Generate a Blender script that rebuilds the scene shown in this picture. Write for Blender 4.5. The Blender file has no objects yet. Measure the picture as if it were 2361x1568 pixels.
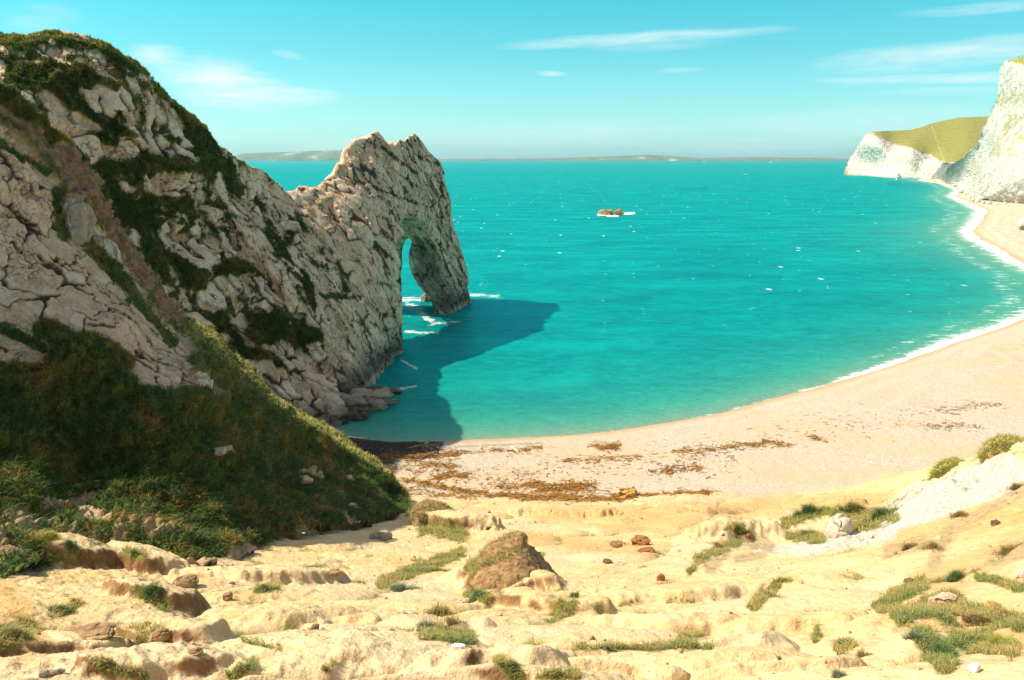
import bpy, math, random
import numpy as np, time
Q = .8; T0 = time.time()
def qn(n): return max(4, int(n * Q))
rng = np.random.default_rng(7)
random.seed(7)
R = math.radians
scn = bpy.context.scene
col = scn.collection
# ------------------------------------------------------------------ camera maths
F = 1836.0                      # focal length in units of a 2361 wide picture
HAZE = 3.5e-5
CU, CV, CAMZ = 1180.5, 784.0, 36.0
PITCH = math.atan(418.0 / F)
cp, sp = math.cos(PITCH), math.sin(PITCH)
def rays(u, v):
    a = (np.asarray(u, float) - CU) / F; b = -(np.asarray(v, float) - CV) / F
    return a, cp + b * sp, -sp + b * cp
def atY(u, v, Y):
    dx, dy, dz = rays(u, v); t = np.asarray(Y, float) / dy
    return np.stack([dx * t, dy * t, CAMZ + dz * t], -1)
def atZ(u, v, z=0.0):
    dx, dy, dz = rays(u, v); t = (z - CAMZ) / dz
    return np.stack([dx * t, dy * t, CAMZ + dz * t], -1)
def proj(p):
    x, y, z = p[..., 0], p[..., 1], p[..., 2] - CAMZ
    d = np.maximum(y * cp - z * sp, 1e-3); up = y * sp + z * cp
    return CU + F * x / d, CV - F * up / d
# ------------------------------------------------------------------ noise
_perm = np.random.default_rng(11).permutation(256).astype(np.int32); _perm = np.concatenate([_perm] * 3)
_g = np.random.default_rng(12).normal(size=(256, 3)).astype(np.float32); _g /= np.linalg.norm(_g, axis=1)[:, None]
def _h(ix, iy, iz): return _perm[_perm[_perm[ix & 255] + (iy & 255)] + (iz & 255)]
def perlin(p):
    p = np.asarray(p, np.float32); i = np.floor(p).astype(np.int32); f = p - i
    w = f * f * f * (f * (f * 6 - 15) + 10); out = 0
    for a in (0, 1):
        wx = w[..., 0] if a else 1 - w[..., 0]
        for b in (0, 1):
            wy = w[..., 1] if b else 1 - w[..., 1]
            for c in (0, 1):
                wz = w[..., 2] if c else 1 - w[..., 2]
                g = _g[_h(i[..., 0] + a, i[..., 1] + b, i[..., 2] + c)]
                out = out + wx * wy * wz * (g[..., 0] * (f[..., 0] - a) + g[..., 1] * (f[..., 1] - b) + g[..., 2] * (f[..., 2] - c))
    return out * 1.6
def fbm(p, octv=4, gain=.5, off=0.0):
    p = np.asarray(p, np.float32) + off; s = 0; a = 1.0; n = 0
    for _ in range(octv):
        s = s + a * perlin(p); n += a; a *= gain; p = p * 2.03 + 17.3
    return s / n
_rf = np.random.default_rng(13).random((256, 4)).astype(np.float32)
def worley(p, jit=.9, dim=3, tilt=False):
    p = np.asarray(p, np.float32); i = np.floor(p).astype(np.int32); f = p - i
    n = p.shape[:-1]; f1 = np.full(n, 9., np.float32); f2 = f1.copy(); cid = np.zeros(n, np.float32); tl = np.zeros(n, np.float32)
    for a in (-1, 0, 1):
        for b in (-1, 0, 1):
            for c in ((-1, 0, 1) if dim == 3 else (0,)):
                h = _h(i[..., 0] + a, i[..., 1] + b, i[..., 2] + c); r = _rf[h]
                d = (a + .5 + jit * (r[..., 0] - .5) - f[..., 0]) ** 2 + (b + .5 + jit * (r[..., 1] - .5) - f[..., 1]) ** 2
                if dim == 3: d = d + (c + .5 + jit * (r[..., 2] - .5) - f[..., 2]) ** 2
                if tilt: d = np.sqrt((a + .5 + jit * (r[..., 0] - .5) - f[..., 0]) ** 4 + (b + .5 + jit * (r[..., 1] - .5) - f[..., 1]) ** 4 + (c + .5 + jit * (r[..., 2] - .5) - f[..., 2]) ** 4)
                m = d < f1
                if tilt:
                    r2 = _rf[(h * 7 + 31) & 255]
                    tt = (r2[..., 0] - .5) * (f[..., 0] - a - .5 - jit * (r[..., 0] - .5)) + (r2[..., 1] - .5) * (f[..., 1] - b - .5 - jit * (r[..., 1] - .5)) + (r2[..., 2] - .5) * (f[..., 2] - c - .5 - jit * (r[..., 2] - .5)); tl = np.where(m, tt, tl)
                f2 = np.where(m, f1, np.minimum(f2, d)); cid = np.where(m, r[..., 3], cid); f1 = np.where(m, d, f1)
    if tilt: return np.sqrt(f1), np.sqrt(f2), cid, tl
    return np.sqrt(f1), np.sqrt(f2), cid
def xyz(x, y, s, z=0.0):
    return np.stack([x * s, y * s, np.full_like(x, z)], -1)
def sst(a, b, x):
    t = np.clip((x - a) / (b - a), 0, 1); return t * t * (3 - 2 * t)
def rbf(pts, vals, c=.0):
    pts = np.asarray(pts, float); vals = np.asarray(vals, float); n = len(pts)
    K = np.sqrt(((pts[:, None] - pts[None]) ** 2).sum(-1) + c * c)
    P = np.hstack([np.ones((n, 1)), pts]); A = np.block([[K, P], [P.T, np.zeros((3, 3))]])
    w = np.linalg.solve(A, np.concatenate([vals, np.zeros(3)]))
    def ev(q):
        q = np.asarray(q, float); sh = q.shape[:-1]; q = q.reshape(-1, 2); out = w[n] + q @ w[n + 1:]
        for k in range(n): out = out + w[k] * np.sqrt(((q - pts[k]) ** 2).sum(-1) + c * c)
        return out.reshape(sh)
    return ev
def caps(u, v, lst):            # union of soft strokes: (u1,v1,u2,v2,radius) -> 1 inside
    m = np.zeros(np.shape(u))
    for u1, v1, u2, v2, r in lst:
        dx, dy = u2 - u1, v2 - v1; L = dx * dx + dy * dy + 1e-6
        t = np.clip(((u - u1) * dx + (v - v1) * dy) / L, 0, 1)
        d = np.hypot(u - u1 - t * dx, v - v1 - t * dy); m = np.maximum(m, 1.5 - d / r)
    return m                     # >1 core, .5 at the radius, <0 well outside
def polysd(u, v, poly):          # signed distance (negative inside)
    poly = np.asarray(poly, float); d = np.full(np.shape(u), 1e18); ins = np.zeros(np.shape(u), bool); n = len(poly)
    for i in range(n):
        a = poly[i]; b = poly[(i + 1) % n]; e = b - a; wx, wy = u - a[0], v - a[1]
        t = np.clip((wx * e[0] + wy * e[1]) / (e @ e + 1e-9), 0, 1)
        d = np.minimum(d, (wx - t * e[0]) ** 2 + (wy - t * e[1]) ** 2)
        if a[1] != b[1]:
            ins ^= ((a[1] > v) != (b[1] > v)) & (u < e[0] * (v - a[1]) / e[1] + a[0])
    d = np.sqrt(d); return np.where(ins, -d, d)
# ------------------------------------------------------------------ mesh helpers
def tag(o, label, cat=None, group=None, kind=None):
    o['label'] = label
    if cat: o['category'] = cat
    if group: o['group'] = group
    if kind: o['kind'] = kind
    return o
def mesh_np(name, V, Fq, mat, attrs=None, smooth=True, parent=None, tri=False):
    me = bpy.data.meshes.new(name); V = np.asarray(V, np.float32).reshape(-1, 3); Fq = np.asarray(Fq, np.int32); k = Fq.shape[1]
    me.vertices.add(len(V)); me.vertices.foreach_set('co', V.ravel())
    me.loops.add(Fq.size); me.loops.foreach_set('vertex_index', Fq.ravel())
    me.polygons.add(len(Fq)); me.polygons.foreach_set('loop_start', np.arange(len(Fq), dtype=np.int32) * k)
    me.polygons.foreach_set('use_smooth', np.full(len(Fq), bool(smooth)))
    for a, d in (attrs or {}).items():
        d = np.asarray(d, np.float32)
        if d.ndim > 1 and d.shape[-1] == 3 and d.size == V.size:
            at = me.attributes.new(a, 'FLOAT_VECTOR', 'POINT'); at.data.foreach_set('vector', d.ravel())
        else:
            at = me.attributes.new(a, 'FLOAT', 'POINT'); at.data.foreach_set('value', d.ravel())
    me.update(); me.validate()
    me.materials.append(mat)
    o = bpy.data.objects.new(name, me); col.objects.link(o)
    if parent: o.parent = parent
    return o
def gridF(n, m):
    i = np.arange(n * m).reshape(n, m)
    return np.stack([i[:-1, :-1].ravel(), i[1:, :-1].ravel(), i[1:, 1:].ravel(), i[:-1, 1:].ravel()], 1)
def gnorm(P):
    a = np.gradient(P, axis=0); b = np.gradient(P, axis=1); n = np.cross(a, b)
    return n / (np.linalg.norm(n, axis=-1, keepdims=True) + 1e-9)
def empty(name, loc):
    o = bpy.data.objects.new(name, None); o.location = loc; col.objects.link(o); o.empty_display_size = .2; return o
# ------------------------------------------------------------------ material builder
class M:
    def __init__(s, name):
        s.m = bpy.data.materials.new(name); s.m.use_nodes = True; s.nt = s.m.node_tree; s.nt.nodes.clear()
        s.out = s.nt.nodes.new('ShaderNodeOutputMaterial')
    def n(s, t, **k):
        nd = s.nt.nodes.new(t)
        for a, b in k.items(): setattr(nd, a, b)
        return nd
    def put(s, sock, v):
        if isinstance(v, bpy.types.NodeSocket): s.nt.links.new(v, sock)
        elif isinstance(v, (tuple, list)) and len(v) == 3 and sock.type == 'RGBA': sock.default_value = (*v, 1)
        else: sock.default_value = v
    def pos(s): return s.n('ShaderNodeNewGeometry').outputs['Position']
    def map(s, vec, scale=(1, 1, 1), rot=(0, 0, 0), loc=(0, 0, 0)):
        k = s.n('ShaderNodeMapping'); s.put(k.inputs['Vector'], vec); k.inputs['Scale'].default_value = scale
        k.inputs['Rotation'].default_value = rot; k.inputs['Location'].default_value = loc; return k.outputs[0]
    def noise(s, vec, scale=1, detail=4, rough=.55, dist=0):
        k = s.n('ShaderNodeTexNoise'); s.put(k.inputs['Vector'], vec); k.inputs['Scale'].default_value = scale
        k.inputs['Detail'].default_value = detail; k.inputs['Roughness'].default_value = rough; k.inputs['Distortion'].default_value = dist
        return k.outputs['Fac']
    def voro(s, vec, scale=1, feature='F1', out='Distance', rnd=1):
        k = s.n('ShaderNodeTexVoronoi', feature=feature); s.put(k.inputs['Vector'], vec); k.inputs['Scale'].default_value = scale
        k.inputs['Randomness'].default_value = rnd; return k.outputs[out]
    def ramp(s, x, *st):
        k = s.n('ShaderNodeValToRGB'); s.put(k.inputs[0], x); e = k.color_ramp.elements
        while len(e) < len(st): e.new(.5)
        for el, (p, c) in zip(e, st):
            el.position = p; el.color = (c, c, c, 1) if isinstance(c, (int, float)) else (*c, 1)
        return k.outputs[0]
    def mix(s, f, a, b, mode='MIX'):
        k = s.n('ShaderNodeMix', data_type='RGBA', blend_type=mode); s.put(k.inputs[0], f); s.put(k.inputs[6], a); s.put(k.inputs[7], b); return k.outputs[2]
    def math(s, op, a, b=0.0, c=None, clamp=False):
        k = s.n('ShaderNodeMath', operation=op, use_clamp=clamp); s.put(k.inputs[0], a); s.put(k.inputs[1], b)
        if c is not None: s.put(k.inputs[2], c)
        return k.outputs[0]
    def attr(s, name, out='Fac'): return s.n('ShaderNodeAttribute', attribute_name=name).outputs[out]
    def bump(s, h, strength=.5, dist=.1, normal=None):
        k = s.n('ShaderNodeBump'); s.put(k.inputs['Height'], h); k.inputs['Strength'].default_value = strength; k.inputs['Distance'].default_value = dist
        if normal is not None: s.put(k.inputs['Normal'], normal)
        return k.outputs[0]
    def fin(s, colr, rough=.9, normal=None, spec=.25, sss=None, trans=None):
        b = s.n('ShaderNodeBsdfPrincipled'); s.put(b.inputs['Base Color'], colr); s.put(b.inputs['Roughness'], rough)
        b.inputs['Specular IOR Level'].default_value = spec
        if normal is not None: s.put(b.inputs['Normal'], normal)
        o = b.outputs[0]
        if trans:
            t = s.n('ShaderNodeBsdfTranslucent'); s.put(t.inputs[0], colr)
            x = s.n('ShaderNodeMixShader'); x.inputs[0].default_value = trans
            s.nt.links.new(o, x.inputs[1]); s.nt.links.new(t.outputs[0], x.inputs[2]); o = x.outputs[0]
        s.nt.links.new(o, s.out.inputs[0]); return s.m

def rock_mat(name, c_lo, c_mid, c_hi, crackc, fine=1.0, lichen=.5, vegc=None):
    m = M(name); p = m.pos()
    n1 = m.noise(p, .35 * fine, 5, .6); n2 = m.noise(p, 2.2 * fine, 6, .65); n3 = m.noise(m.map(p, loc=(31, 7, 3)), .9 * fine, 5, .6)
    t = m.math('ADD', m.math('MULTIPLY', m.attr('tint'), .55), m.math('MULTIPLY', n2, .5), clamp=True)
    c = m.ramp(t, (.12, c_lo), (.5, c_mid), (.85, c_hi))
    c = m.mix(m.ramp(n3, (.52, 0), (.66, .32)), c, (.40, .345, .28))
    c = m.mix(m.math('MULTIPLY', m.ramp(n1, (.52, 0), (.68, 1)), lichen), c, (.42, .22, .07))
    vc = m.voro(m.map(p, (1, 1, 1.0), (.3, .5, .2)), 1.6 * fine, 'DISTANCE_TO_EDGE')
    ck = m.ramp(vc, (.0, .8), (.05, 0))
    c = m.mix(m.math('MULTIPLY', ck, m.ramp(n1, (.4, .1), (.6, .9))), c, crackc)
    c = m.mix(m.attr('crack'), c, crackc)
    c = m.mix(m.attr('wet'), c, (.045, .042, .04))  # wet darkens damp waterline rock; on the arch it also carries painted shade
    c = m.mix(m.attr('brown'), c, m.ramp(n2, (.3, (.10, .055, .03)), (.7, (.30, .17, .09))))
    gv = m.ramp(m.noise(p, .45 * fine, 5, .6), (.30, (.04, .085, .014)), (.46, (.085, .12, .022)), (.60, (.18, .16, .04)), (.75, (.27, .17, .045)))
    if vegc: gv = m.ramp(m.noise(p, .45 * fine, 5, .6), *vegc)
    gv = m.mix(m.ramp(m.noise(p, 3.5 * fine, 3), (.35, .0), (.7, .5)), gv, (.02, .035, .01))
    c = m.mix(m.attr('veg'), c, gv)
    b = m.bump(n2, .8, .25 / fine); b = m.bump(vc, .35, .12 / fine, b)
    b = m.bump(m.noise(p, 9 * fine, 4, .7), .5, .06 / fine, b)
    return m.fin(c, .92, b, .15)
MAT_ROCK = rock_mat('limestone', (.30, .185, .10), (.68, .48, .31), (.84, .69, .53), (.045, .026, .012))
MAT_ARCH = rock_mat('arch_limestone', (.30, .185, .10), (.66, .45, .28), (.84, .66, .48), (.05, .03, .016))
MAT_NEAR = rock_mat('near_limestone', (.20, .145, .095), (.36, .27, .18), (.46, .38, .28), (.04, .022, .012), fine=1.5)
MAT_CHALK = rock_mat('chalk', (.40, .355, .30), (.54, .50, .44), (.62, .58, .52), (.24, .20, .15), fine=.12, lichen=.12,
                     vegc=((.30, (.25, .27, .05)), (.48, (.33, .31, .06)), (.62, (.40, .33, .09)), (.75, (.44, .32, .11))))

def blade_mat(name, trans=.35):
    m = M(name); return m.fin(m.attr('bcol', 'Vector'), .6, None, .3, trans=trans)
MAT_BLADE = blade_mat('grass_blades')
GREEN = np.array([[.05, .11, .015], [.09, .14, .02], [.16, .17, .03], [.03, .07, .02]])
def blades(name, root, nrm, L, W, lean, colr, mat=MAT_BLADE, parent=None):
    """curved tapering blades; all arrays are per blade"""
    n = len(root); up = nrm + np.array([0, 0, .8]); up /= np.linalg.norm(up, axis=1)[:, None]
    ang = rng.random(n) * 2 * math.pi; side = np.stack([np.cos(ang), np.sin(ang), np.zeros(n)], 1)
    fw = np.stack([-np.sin(ang), np.cos(ang), np.zeros(n)], 1) * lean[:, None]
    L = L[:, None]; W = W[:, None]
    p1 = root + up * L * .55 + fw * L * .25; p2 = root + up * L * .85 + fw * L * .8 - np.array([0, 0, 1]) * L * lean[:, None] * .25
    V = np.stack([root - side * W, root + side * W, p1 + side * W * .75, p1 - side * W * .75, p2], 1)
    b = np.arange(n)[:, None] * 5
    T = np.concatenate([b + np.array([[0, 1, 2]]), b + np.array([[0, 2, 3]]), b + np.array([[3, 2, 4]])], 0)
    C = np.repeat(colr[:, None], 5, 1)
    return mesh_np(name, V.reshape(-1, 3), T, mat, {'bcol': C.reshape(-1, 3)}, smooth=False, parent=parent)
def pick(n, pal, w=None, jit=.25):
    pal = np.asarray(pal); k = rng.choice(len(pal), n, p=w); c = pal[k] * (1 + jit * rng.normal(size=(n, 1))); return np.clip(c, .005, .9)

print('T', round(time.time() - T0, 1))
# ================================================================== GROUND
SH = np.array([  # the waterline in picture coordinates
    (300, 1030), (600, 1010), (770, 1003), (900, 1018), (1060, 1017), (1250, 1006), (1400, 995), (1500, 981), (1650, 955), (1800, 915), (1900, 890), (2000, 858), (2100, 828), (2200, 790),
    (2280, 765), (2361, 737), (2440, 700), (2455, 665), (2420, 635), (2361, 609), (2304, 574), (2260, 552), (2240, 533), (2260, 513), (2275, 487), (2249, 473), (2201, 453), (2214, 441), (2212, 436), (2175, 423), (2124, 416), (2135, 413)])
SHW = atZ(SH[:, 0], SH[:, 1], 0.0)[:, :2]
LANDPOLY = np.vstack([SHW, [[900, 1650], [1300, 1900], [3000, 1900], [3000, -60], [-160, -60], [-160, 95]]])
def shore(x, y):
    return -polysd(x, y, LANDPOLY)      # + on land
FG = [  # foreground slope: u, v, y
    (1200, 1700, 4.2), (1200, 1560, 8.5), (1200, 1450, 15.5), (1200, 1350, 27), (1200, 1250, 44), (1200, 1200, 58), (1200, 1162, 72), (1200, 1140, 82),
    (600, 1700, 4.2), (600, 1560, 8.5), (600, 1450, 15), (600, 1350, 25), (600, 1290, 34), (600, 1240, 42),
    (0, 1700, 4.0), (0, 1560, 8), (0, 1450, 14), (0, 1350, 21), (0, 1290, 26), (0, 1230, 30), (-400, 1560, 7), (-400, 1350, 18), (-400, 1200, 26), (-400, 1000, 40),
    (240, 1265, 31), (400, 1300, 31), (930, 1190, 60), (780, 1235, 47),
    (1700, 1700, 4.2), (1700, 1560, 8.5), (1700, 1450, 15), (1700, 1350, 25), (1640, 1262, 38), (1700, 1240, 44), (1750, 1200, 57), (1650, 1165, 70), (1450, 1155, 74),
    (2000, 1560, 8), (2000, 1400, 17), (2000, 1300, 27), (2000, 1215, 38), (2060, 1158, 44), (2010, 1175, 45), (2250, 1150, 34),
    (2361, 1700, 3.8), (2361, 1560, 7), (2361, 1400, 13.5), (2361, 1250, 22), (2361, 1130, 32), (2361, 1028, 40.5), (2260, 1060, 42.5), (2150, 1106, 43), (2200, 1082, 43),
    (2700, 1560, 6), (2700, 1250, 19), (2700, 1060, 31), (2700, 960, 40)]
FGp = atY([a for a, b, c in FG], [b for a, b, c in FG], [c for a, b, c in FG])
FGdrop = [(26, 64, 6.5), (32, 66, 7), (40, 70, 8), (24, 52, 12.5), (30, 54, 13), (60, 62, 14), (22, 62, 5), (36, 84, 0), (60, 90, 0), (16, 84, 0), (26, 54, 11), (-30, 95, -3), (0, 105, -4), (-60, 60, 12), (-40, 70, 6), (-20, 82, 0), (100, 80, 10)]
FGp = np.vstack([FGp, FGdrop])
def azr(x, y):
    r = np.hypot(x, y); return np.stack([np.arctan2(x, y) * 2.2, np.log(np.maximum(r, .5))], -1)
_fg = rbf(azr(FGp[:, 0], FGp[:, 1]), FGp[:, 2], .12)
# hand placed relief of the foreground: u, v, y-distance, half length, half width (m), direction (deg from +x), height, edge hardness
BUMPS = [
    (1150, 1330, 28, 4.4, 1.9, 118, .8, .4), (1240, 1400, 21.5, 2.6, 1.3, 140, .55, .7), (1010, 1440, 15.5, 1.5, .9, 150, .35, .6),
    (980, 1530, 9.5, 2.1, 1.2, 165, .40, .85), (330, 1290, 29, 2.6, 1.3, 140, .9, .8), (180, 1260, 28, 2.4, 1.4, 30, .9, .7), (360, 1385, 19.5, 1.8, 1.2, 140, .55, .8),
    (400, 1480, 13, 1.7, .8, 140, .45, .85), (120, 1500, 11.5, 1.3, .8, 20, .35, .8), (620, 1330, 27.5, 3.4, 1.8, 10, .6, .8), (1690, 1240, 43, 4.4, 2.4, 15, 1.5, .25),
    (1050, 1215, 53, 4.2, 1.8, 145, 1.3, .7), (1940, 1205, 47, 3.2, 1.8, 70, .5, .2), (1300, 1182, 63, 5, 2.2, 170, .7, .8), (1550, 1360, 23.5, 3.6, 1.5, 5, .5, .7),
    (1700, 1440, 15.5, 3.2, 1.3, -10, .42, .7), (1500, 1500, 11.5, 2.8, 1.1, 5, .30, .7), (1850, 1330, 24, 2.0, 2.6, 60, .5, .5), (760, 1420, 16.5, 2.5, 1.4, 30, .35, .7), (700, 1500, 11.2, 2.2, 1.0, 25, .26, .7), (2080, 1450, 13, 2.0, 1.2, 40, .4, .5),
    (800, 1540, 8.9, 1.5, .7, 15, .26, .8), (1330, 1530, 9.4, 1.8, .7, -8, .26, .8), (1750, 1540, 9.0, 1.6, .7, 10, .28, .75), (420, 1550, 8.6, 1.1, .6, 30, .26, .8), (2150, 1500, 10, 1.2, .7, 30, .3, .6)]
BP = []
for (u, v, Y, a, b, ang, h, hd) in BUMPS:
    q = atY(u, v, Y); BP.append((q[0], q[1], a, b, R(ang), h, hd))
def ground(x, y, attrs=False):
    x = np.asarray(x, float); y = np.asarray(y, float); r = np.hypot(x, y); zz = np.zeros_like(x)
    sd = shore(x, y) if True else zz
    far = sst(140, 400, y); wob = 1.2 * perlin(np.stack([x / 14, y / 14, zz], -1)) * (1 - sst(0, 14, np.abs(sd)) * .0)
    s2 = sd + .5 * wob * (1 + 2 * far)
    bz = np.where(s2 < 0, np.maximum(s2 * .14, -3.5), 2.3 * (1 - np.exp(-np.maximum(s2, 0) / 13)) + np.maximum(s2 - 20, 0) * .012)
    berm = .14 * np.exp(-((sd - 4 - 1.5 * wob) / 1.0) ** 2) + .10 * np.exp(-((sd - 9 - 2 * wob) / 1.3) ** 2) + .08 * np.exp(-((sd - 15 - 2 * wob) / 1.2) ** 2)
    bz = bz + berm * (1 + far) + .10 * fbm(np.stack([x / 6, y / 6, zz], -1), 3) * sst(0, 6, sd) + .025 * fbm(np.stack([x / .7, y / .7, zz], -1), 3) * sst(0, 3, sd)
    fz = np.minimum(_fg(azr(x, y)), 33.6); near = (y < 120)
    fz = np.where(near, fz, -5)
    # rounded, creased badland lumps
    wx = x + 1.3 * perlin(np.stack([x / 4, y / 4, zz + 3], -1)); wy = y + 1.3 * perlin(np.stack([x / 4, y / 4, zz + 9], -1))
    ca, sa = math.cos(R(28)), math.sin(R(28)); lx = wx * ca + wy * sa; ly = -wx * sa + wy * ca
    f1, f2, cid = worley(np.stack([lx / 4.8, ly / 3.1, zz], -1), .95, 2); e = f2 - f1
    g1, g2, cid2 = worley(np.stack([lx / 1.35 + 5, ly / .95, zz], -1), .9, 2); e2 = g2 - g1
    pil = .42 * np.minimum(e / .62, 1) ** .6 * (.3 + cid) + .05 * sst(0, .35, e2) * cid2
    bumpy = fbm(np.stack([x / 1.9, y / 1.9, zz + 5], -1), 5, .55)
    rough = sst(.0, .5, fbm(np.stack([x / 6, y / 6, zz + 40], -1), 3) + .3 * sst(2, -14, x) + .15)
    tn = fbm(np.stack([wx / 5.5, wy / 4.0, zz + 25], -1), 4, .5) * 5 + .35 * perlin(np.stack([x / .7, y / .7, zz + 2], -1)); fr = tn - np.floor(tn)
    rgh = sst(6, -14, x + 5 * perlin(np.stack([x / 9, y / 9, zz + 55], -1))); rgh = np.maximum(rgh, .7 * sst(11, 18, x)); terr = (.02 + .08 * rgh) * (np.floor(tn) + sst(0, .22, fr)) - (.012 + .04 * rgh) * tn
    up = pil + terr + (.06 + .07 * rgh) * bumpy + (.02 + .05 * rgh) * np.abs(fbm(np.stack([x / .8, y / .5, zz + 15], -1), 4, .65)) * 2 + (.08 + .22 * rgh + .3 * rough) * .15 * fbm(np.stack([x / .35, y / .35, zz], -1), 4, .6)
    hb = np.zeros_like(x)
    for (bx, by, a, b, an, h, hd) in BP:
        dx, dy = x - bx, y - by; l = dx * math.cos(an) + dy * math.sin(an); w = -dx * math.sin(an) + dy * math.cos(an)
        nz = 0.22 * perlin(np.stack([x / 1.1, y / 1.1, zz + h * 9], -1)) + .1 * perlin(np.stack([x / .35, y / .35, zz + h * 9], -1))
        d = np.sqrt((l / a) ** 2 + (w / b) ** 2) + nz
        hb = np.maximum(hb, h * (1 - sst(hd, 1.05, d)) * (1 - .25 * d))
    scale = sst(2, 6, r) * .8 + .2
    fz2 = fz + (up - .25) * scale * .9 + hb
    capz = 36 - .765 * np.maximum(y, 0) - .18 + 4 * sst(7.2, 9.5, r) + .12 * bumpy; fz2 = np.where(r < 9.5, np.minimum(fz2, capz), fz2)
    k = 1.2; hh = np.clip(.5 + .5 * (fz2 - bz) / k, 0, 1); z = fz2 * hh + bz * (1 - hh) + k * hh * (1 - hh) * .6
    z = np.where(near, z, bz)
    if True:
        gx = sst(19, 22.5, x) * sst(47, 44, y) * sst(33, 36, y - .25 * (x - 20)); z = z + gx * (.95 * fbm(np.stack([x / 2.2, y / 1.4, zz + 77], -1), 5, .62) + .12 * np.abs(fbm(np.stack([x / .5, y / .5, zz + 7], -1), 3)))
    if attrs: return z, dict(sd=sd, fgm=sst(.25, .75, np.where(near, hh, 0)), crease=1 - sst(.02, .22, e), cid=cid, e2=e2, cid2=cid2, rough=rough, hb=hb)
    return z
def ghit(u, v, tmax=130.0):
    dx, dy, dz = rays(u, v); T = np.geomspace(4, tmax, 700); X = dx * T; Y = dy * T; Z = CAMZ + dz * T
    g = ground(X, Y); k = int(np.argmax(g > Z))
    return np.array([X[k], Y[k], g[k]])
# polar grid
az = np.radians(np.concatenate([np.linspace(-75, -39, 60)[:-1], np.linspace(-39, 39, qn(1250)), np.linspace(39, 75, 60)[1:]]))
rr = np.concatenate([np.geomspace(1.5, 6.0, 60)[:-1], np.geomspace(6.0, 125, qn(1050)), np.geomspace(125, 3000, 330)[1:]])
A_, R_ = np.meshgrid(az, rr, indexing='ij'); GX = R_ * np.sin(A_); GY = R_ * np.cos(A_)
GZ, ga = ground(GX, GY, True)
GP = np.stack([GX, GY, GZ], -1); GU, GV = proj(GP)
# ---- what lies where on the ground
pn = fbm(np.stack([GX / 2.2, GY / 2.2, GX * 0], -1), 4, .6); pn2 = fbm(np.stack([GX / .5, GY / .5, GX * 0 + 7], -1), 3, .6)
ora = caps(GU, GV, [(1250, 1185, 1800, 1175, 22), (1750, 1165, 2050, 1150, 22), (1400, 1215, 1600, 1200, 25), (1200, 1240, 1500, 1270, 22), (0, 1350, 60, 1480, 60), (2150, 1350, 2361, 1250, 60), (2050, 1230, 2361, 1180, 40), (2230, 1420, 2361, 1450, 40)])
ora = sst(.3, 1.2, ora + .7 * pn) * (GY < 130)
far_or = sst(.1, .35, pn + .12) * (GY > 130)
GW = caps(GU, GV, [(2100, 1150, 2330, 1075, 34), (2060, 1180, 2330, 1110, 34), (1980, 1215, 2200, 1170, 26), (2080, 1185, 2300, 1095, 30), (2060, 1190, 2200, 1150, 32), (2200, 1150, 2330, 1090, 22), (1970, 1215, 2100, 1190, 22), (1850, 1260, 2050, 1225, 24), (1750, 1270, 1880, 1262, 12), (2270, 1120, 2361, 1090, 22)])
white = sst(.35, .95, GW + .5 * pn)
DRY = caps(GU, GV, [(2050, 1270, 2180, 1240, 22), (2180, 1230, 2361, 1130, 18), (2300, 1290, 2361, 1260, 26), (1640, 1300, 1700, 1225, 26), (1700, 1235, 1770, 1260, 20), (2150, 1300, 2170, 1260, 20), (1700, 1290, 1760, 1280, 12)])
VG = [(1090, 1310, 1150, 1282, 26), (1150, 1282, 1195, 1290, 18), (1810, 1205, 1900, 1180, 16), (1900, 1180, 2060, 1195, 16), (1820, 1235, 1890, 1245, 16), (1960, 1215, 2020, 1210, 14), (880, 1345, 1060, 1275, 18), (1080, 1370, 1130, 1380, 16),
      (1735, 1400, 1790, 1350, 16), (1780, 1345, 1820, 1338, 8), (2030, 1400, 2120, 1350, 24), (2080, 1420, 2200, 1390, 34), (2200, 1400, 2361, 1440, 26), (2130, 1470, 2180, 1530, 34), (2250, 1330, 2361, 1360, 12),
      (2200, 1480, 2330, 1500, 26), (1930, 1500, 1960, 1490, 14), (1880, 1480, 1885, 1440, 7), (1320, 1495, 1640, 1495, 6), (1480, 1495, 1600, 1488, 10), (1560, 1475, 1620, 1462, 6), (980, 1460, 1080, 1470, 20),
      (640, 1355, 590, 1365, 10), (310, 1360, 380, 1400, 16), (120, 1420, 180, 1395, 13), (100, 1300, 180, 1270, 12), (90, 1310, 110, 1300, 12), (290, 1275, 330, 1280, 12), (230, 1540, 330, 1560, 16), (0, 1480, 60, 1450, 36), (0, 1290, 30, 1280, 24),
      (530, 1560, 580, 1535, 10), (1150, 1530, 1200, 1568, 16), (1590, 1320, 1600, 1310, 9), (1430, 1395, 1470, 1385, 5), (1540, 1388, 1600, 1388, 5), (1220, 1300, 1250, 1280, 7), (980, 1215, 1060, 1230, 26), (950, 1180, 980, 1210, 20), (1240, 1560, 1330, 1560, 10),
      (60, 1195, 100, 1240, 30), (0, 1180, 60, 1260, 36), (750, 1545, 770, 1530, 6), (560, 1480, 650, 1500, 3), (1610, 1290, 1700, 1250, 14)]
VM = caps(GU, GV, VG)
vegn = fbm(np.stack([GX / .8, GY / .8, GX * 0 + 3], -1), 4, .6)
vegf = fbm(np.stack([GX / .28, GY / .28, GX * 0 + 3], -1), 3, .6)
gveg = sst(.55, 1.0, VM + .75 * vegn + .45 * vegf) * (GY < 100)
crv = ga['crease'] * ga['fgm'] * sst(.0, .25, fbm(np.stack([GX / 5, GY / 5, GX * 0 + 70], -1), 3) + .02) * (R_ < 60)
gveg = np.maximum(gveg, .75 * crv * sst(-.1, .25, vegn))
gdry = sst(.45, 1.0, DRY + .6 * vegn) * (GY < 100)
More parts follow.
